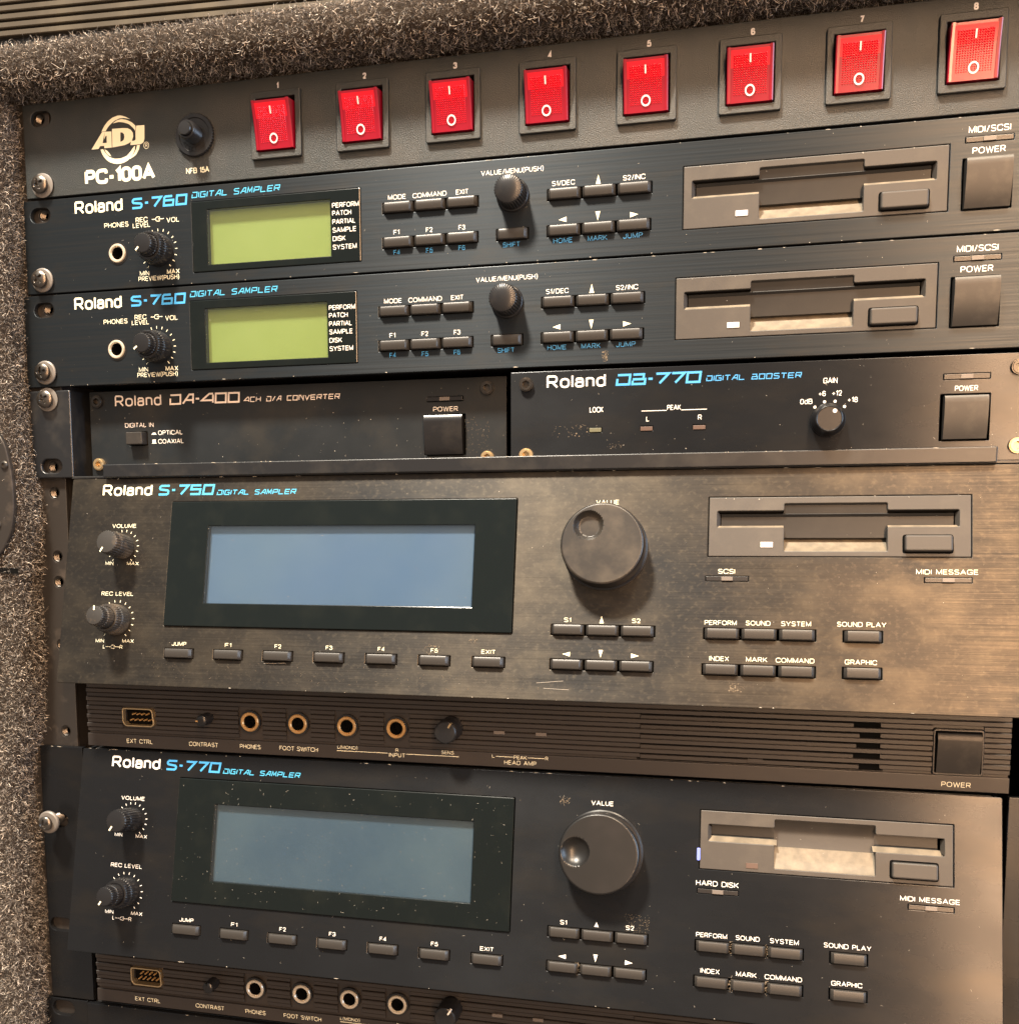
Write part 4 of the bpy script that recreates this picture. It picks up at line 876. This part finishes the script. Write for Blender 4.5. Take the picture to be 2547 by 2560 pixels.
    for k in range(12):
        t = 11.3 + 2.2 * k; slot_row = (k % 2 == 1); h = -.75 if slot_row else 0
        gaps = []
        if con[1] - 1 < t < con[3] + 1: gaps.append((con[0] - .3, con[2] + .3))
        if 20.5 < t < 36: gaps += [(x - 6.3, x + 6.3) for x in (103.3, 128.1, 152.9, 177.3)]
        if slot_row and k >= 3: gaps += [(289.4, 335.4), (341.6, 388.6)] if k == 11 else [(289.4, 388.6)]
        if 17.2 < t < 38: gaps.append((408.8, 428.2))
        if slot_row and k >= 3: rib(289.6, 378 + 1.2 * (k % 3), t + .55, -1.2)
        x = X0
        for a, b in sorted(gaps) + [(X1, X1)]:
            if a - x > .5: rib(x, a, t, h)
            x = b
    # connector
    cx, ct = (con[0] + con[2]) / 2, (con[1] + con[3]) / 2
    trap = lambda w, h, k, r: rp([(-w / 2, h / 2), (-w / 2 + k, -h / 2), (w / 2 - k, -h / 2), (w / 2, h / 2)], r, 5)
    sh_ = obj('port', plate('port', rp([(-8.8, 4.6), (-8.8, -2.6), (-7.2, -4.6), (7.4, -4.6), (8.8, -3.4), (8.0, 3.4), (6.8, 4.6)][::-1], 1.2, 4), [rp([(-8.2, 4.0), (-8.2, -2.4), (-6.9, -4.0), (7.0, -4.0), (8.1, -3.2), (7.4, 3.2), (6.4, 4.0)], 1.0, 4)], 4.0, .12, 1), 'old_brass', s, P.at(cx, ct, .6))
    obj('port_floor', plate('port_floor', rect(-8.4, -4.3, 8.4, 4.3), (), .3, .05), 'hole_black', sh_, P.at(cx, ct, -3.3))
    for j in range(9):
        px, py = (-5 + 2.5 * j, -1.5) if j < 5 else (-3.8 + 2.5 * (j - 5), 1.4)
        obj('pin', cached('pin', lambda: lathe('pin', [(.42, -4), (.42, 1.9), (.2, 2.3), (0, 2.3)], 10)), 'brass', sh_, P.at(cx + px + .3, ct - py, -2.4))
    knob(s, P, 81.0, 27.4, 2.9, 8.2, 185 if worn else 100, 'plastic_black', ribs=0, taper=.92, z0=-1.0, ind='brass' if worn else 'gloss_black')
    for x in (103.3, 128.1, 152.9, 177.3): jack(s, P, x, 28.3, 'brass' if worn else 'nickel', 4.7, 3.1)
    knob(s, P, 204.0, 26.8, 5.4, 13.0, 57 if worn else 57, 'plastic_black', ribs=0, taper=.94, z0=-1.0, ind='old_brass' if worn else 'print_white')
    for x in (226.3, 245.6): obj('indicator', rbox('indicator', 4.9, 1.5, 1.0, .1, .1), 'indicator_led', s, P.at(x, 28.0, -.3))
    label(s, P, 'EXT CTRL', 36.2, 50.5, 41.7, 2.1, 'print_cream', h=.05); label(s, P, 'CONTRAST', 70.4, 86.1, 41.6, 2.1); label(s, P, 'PHONES', 97.7, 108.6, 41.5, 2.1); label(s, P, 'FOOT SWITCH', 118.3, 138.1, 41.4, 2.1)
    q_ = .05
    label(s, P, 'L(MONO)', 148.0, 158.0, 39.3, 1.6); label(s, P, 'R', 176.8, 178.3, 39.3, 1.5); label(s, P, 'INPUT', 173.6, 181.5, 41.9, 1.9); label(s, P, 'SENS', 198.9, 204.9, 39.3, 1.6)
    lines(s, P, [[(147.8, 40.2), (173.0, 40.2)], [(181.9, 40.2), (207.3, 40.2)]], .26)
    label(s, P, 'L', 222.9, 224.1, 39.8, 1.6); label(s, P, 'PEAK', 233.0, 239.0, 40.0, 1.7); label(s, P, 'R', 247.4, 248.8, 39.8, 1.6); label(s, P, 'HEAD AMP', 228.6, 243.4, 42.6, 1.9)
    lines(s, P, [[(224.8, 39.1), (232.7, 39.1)], [(239.4, 39.1), (247.0, 39.1)]], .26)
    power_button(s, P, 410.2, 426.8, 19.6, 36.3, 3.2, 'button_grey')
    obj('power_surround', plate('power_surround', rect(-9.7, -9.7, 9.7, 9.7, 1.2), [rect(-8.7, -8.6, 8.7, 8.6, .5)[::-1]], 2.6, .3, 1), 'plastic_black', s, P.at(418.5, 27.8, .35))
    label(s, P, 'POWER', 412.6, 423.8, 42.3, 2.1)
    if worn:
        specks(s, F, 20, 3, 430, 97, 150, smax=.22); specks(s, F, 60, 88, 250, 97, 160, 'rust_dust', .06, .25, hairs=.6); specks(s, F, 90, 26, 216, 59, 26, h=.95)
        specks(s, F, 197, 77.5, 205, 82, 60, 'rust_dust', .06, .4); specks(s, F, 216.5, 74.4, 220, 76.4, 34, 'rust_dust', .08, .4, hairs=.2)
        lines(s, F, [[(247, 92.8), (258.5, 91.6)], [(250, 95.0), (261, 95.3)], [(120, 88), (131, 87.6)]], .14, 'dust', name='scratch')
        specks(s, F, 327, 90, 332, 94, 46, 'rust_dust', .1, .6)
    else:
        specks(s, F, 20, 3, 430, 97, 240, 'dust', .05, .2, hairs=.5); specks(s, F, 70, 14, 233, 70, 330, 'dust', .05, .2, h=.95, hairs=.35)
        specks(s, F, 286, 59, 297, 67, 130, 'rust_dust', .06, .2, hairs=.5); specks(s, F, 256, 10.5, 260.5, 14, 60, 'rust_dust', .08, .35)
        for x in (331.2, 346.0): specks(s, F, x - .6, 82, x + .6, 88, 40, 'rust_dust', .1, .4, .3, .2); specks(s, F, x - .6, 67, x + .6, 73, 26, 'rust_dust', .1, .35, .3, .2)
        specks(s, F, 266, 82, 268, 88, 30, 'rust_dust', .1, .4, .3, .2)
        obj('tape_scrap', rbox('tape_scrap', 1.5, 5.4, .5, .2, .6), 'blue_tape', s, F.at(317.0, 31.5, .1))
    chips(s, F, 14, 435, .4, 22); chips(s, F, 14, 435, 99.9, 10)
    return s
tall_sampler(0, 177.5, 'dusty tall sampler with wide pale blue screen and slanted front, middle of the rack', True)
s7 = tall_sampler(-1.3, 312.0, 'cleaner tall sampler with darker blue screen, lowest of the samplers', False)
# ears of the lower tall sampler
e7 = obj('rack_ear', plate('rack_ear', rp([(-13.0, -133.9), (11.6, -133.9), (11.6, -.2), (-13, -.2)], .5), [slot(-5.5, -39.0, 14, 7)[::-1], slot(-5.5, -94.5, 13, 7)[::-1]], 3.0, .3, 1), 'satin_brown_black', s7, FLAT.at(0, 0, -.35))
obj('rack_ear', plate('rack_ear', rp([(439.6, -133.9), (470, -133.9), (470, -.2), (439.6, -.2)], .5), (), 3.0, .3, 1), 'satin_brown_black', s7, FLAT.at(0, 0, -.35))
chips(s7, FLAT, -12, 30, .35, 9, h=-.3)

# ================================================================ 7: unit at the very bottom
b7 = thing('sound_unit', 'plain black unit at the bottom of the rack, only its top edge showing', 'sound unit', 0, 446.4)
obj('ear', plate('ear', rect(-20, -43.5, 6.6, -.4, .5), [slot(-7.8, -5.6, 13, 8)[::-1]], 3.0, .35, 1), 'satin_brown_black', b7, FLAT.at(0, 0, -.4))
obj('front_panel', plate('front_panel', rect(7.2, -43.5, 455, -.4, .5), (), 3.0, .35, 1), 'satin_brown_black', b7, FLAT.at(0, 0, 1.2))
obj('lid', rbox('lid', 440, 1.2, 200, .3, .4), 'sheet_black', b7, FLAT.at(230, 1.3, -203))
chips(b7, FLAT, 5, 200, .5, 10, h=1.25)

# ================================================================ rack screws
screw(3.5, 38.2, m_='steel', lab='steel cross-head screw at the lower left of the red switch panel', turn=25, washer=.9)
screw(1.2, 82.2, m_='steel', lab='steel cross-head screw holding the upper green-screen sampler', turn=40, washer=1.4)
screw(.4, 126.0, m_='dark_steel', lab='dark cross-head screw holding the lower green-screen sampler', turn=10, washer=1.4)
screw(.5, 138.9, m_='steel', lab='bright cross-head screw on the ear of the rack shelf', turn=32, head=4.2, washer=.6)
screw(-5.3, 349.6, m_='steel', lab='loose cross-head screw with grey washer standing out beside the lower tall sampler', lift=6.5, washer=1.9, turn=15, head=3.6)
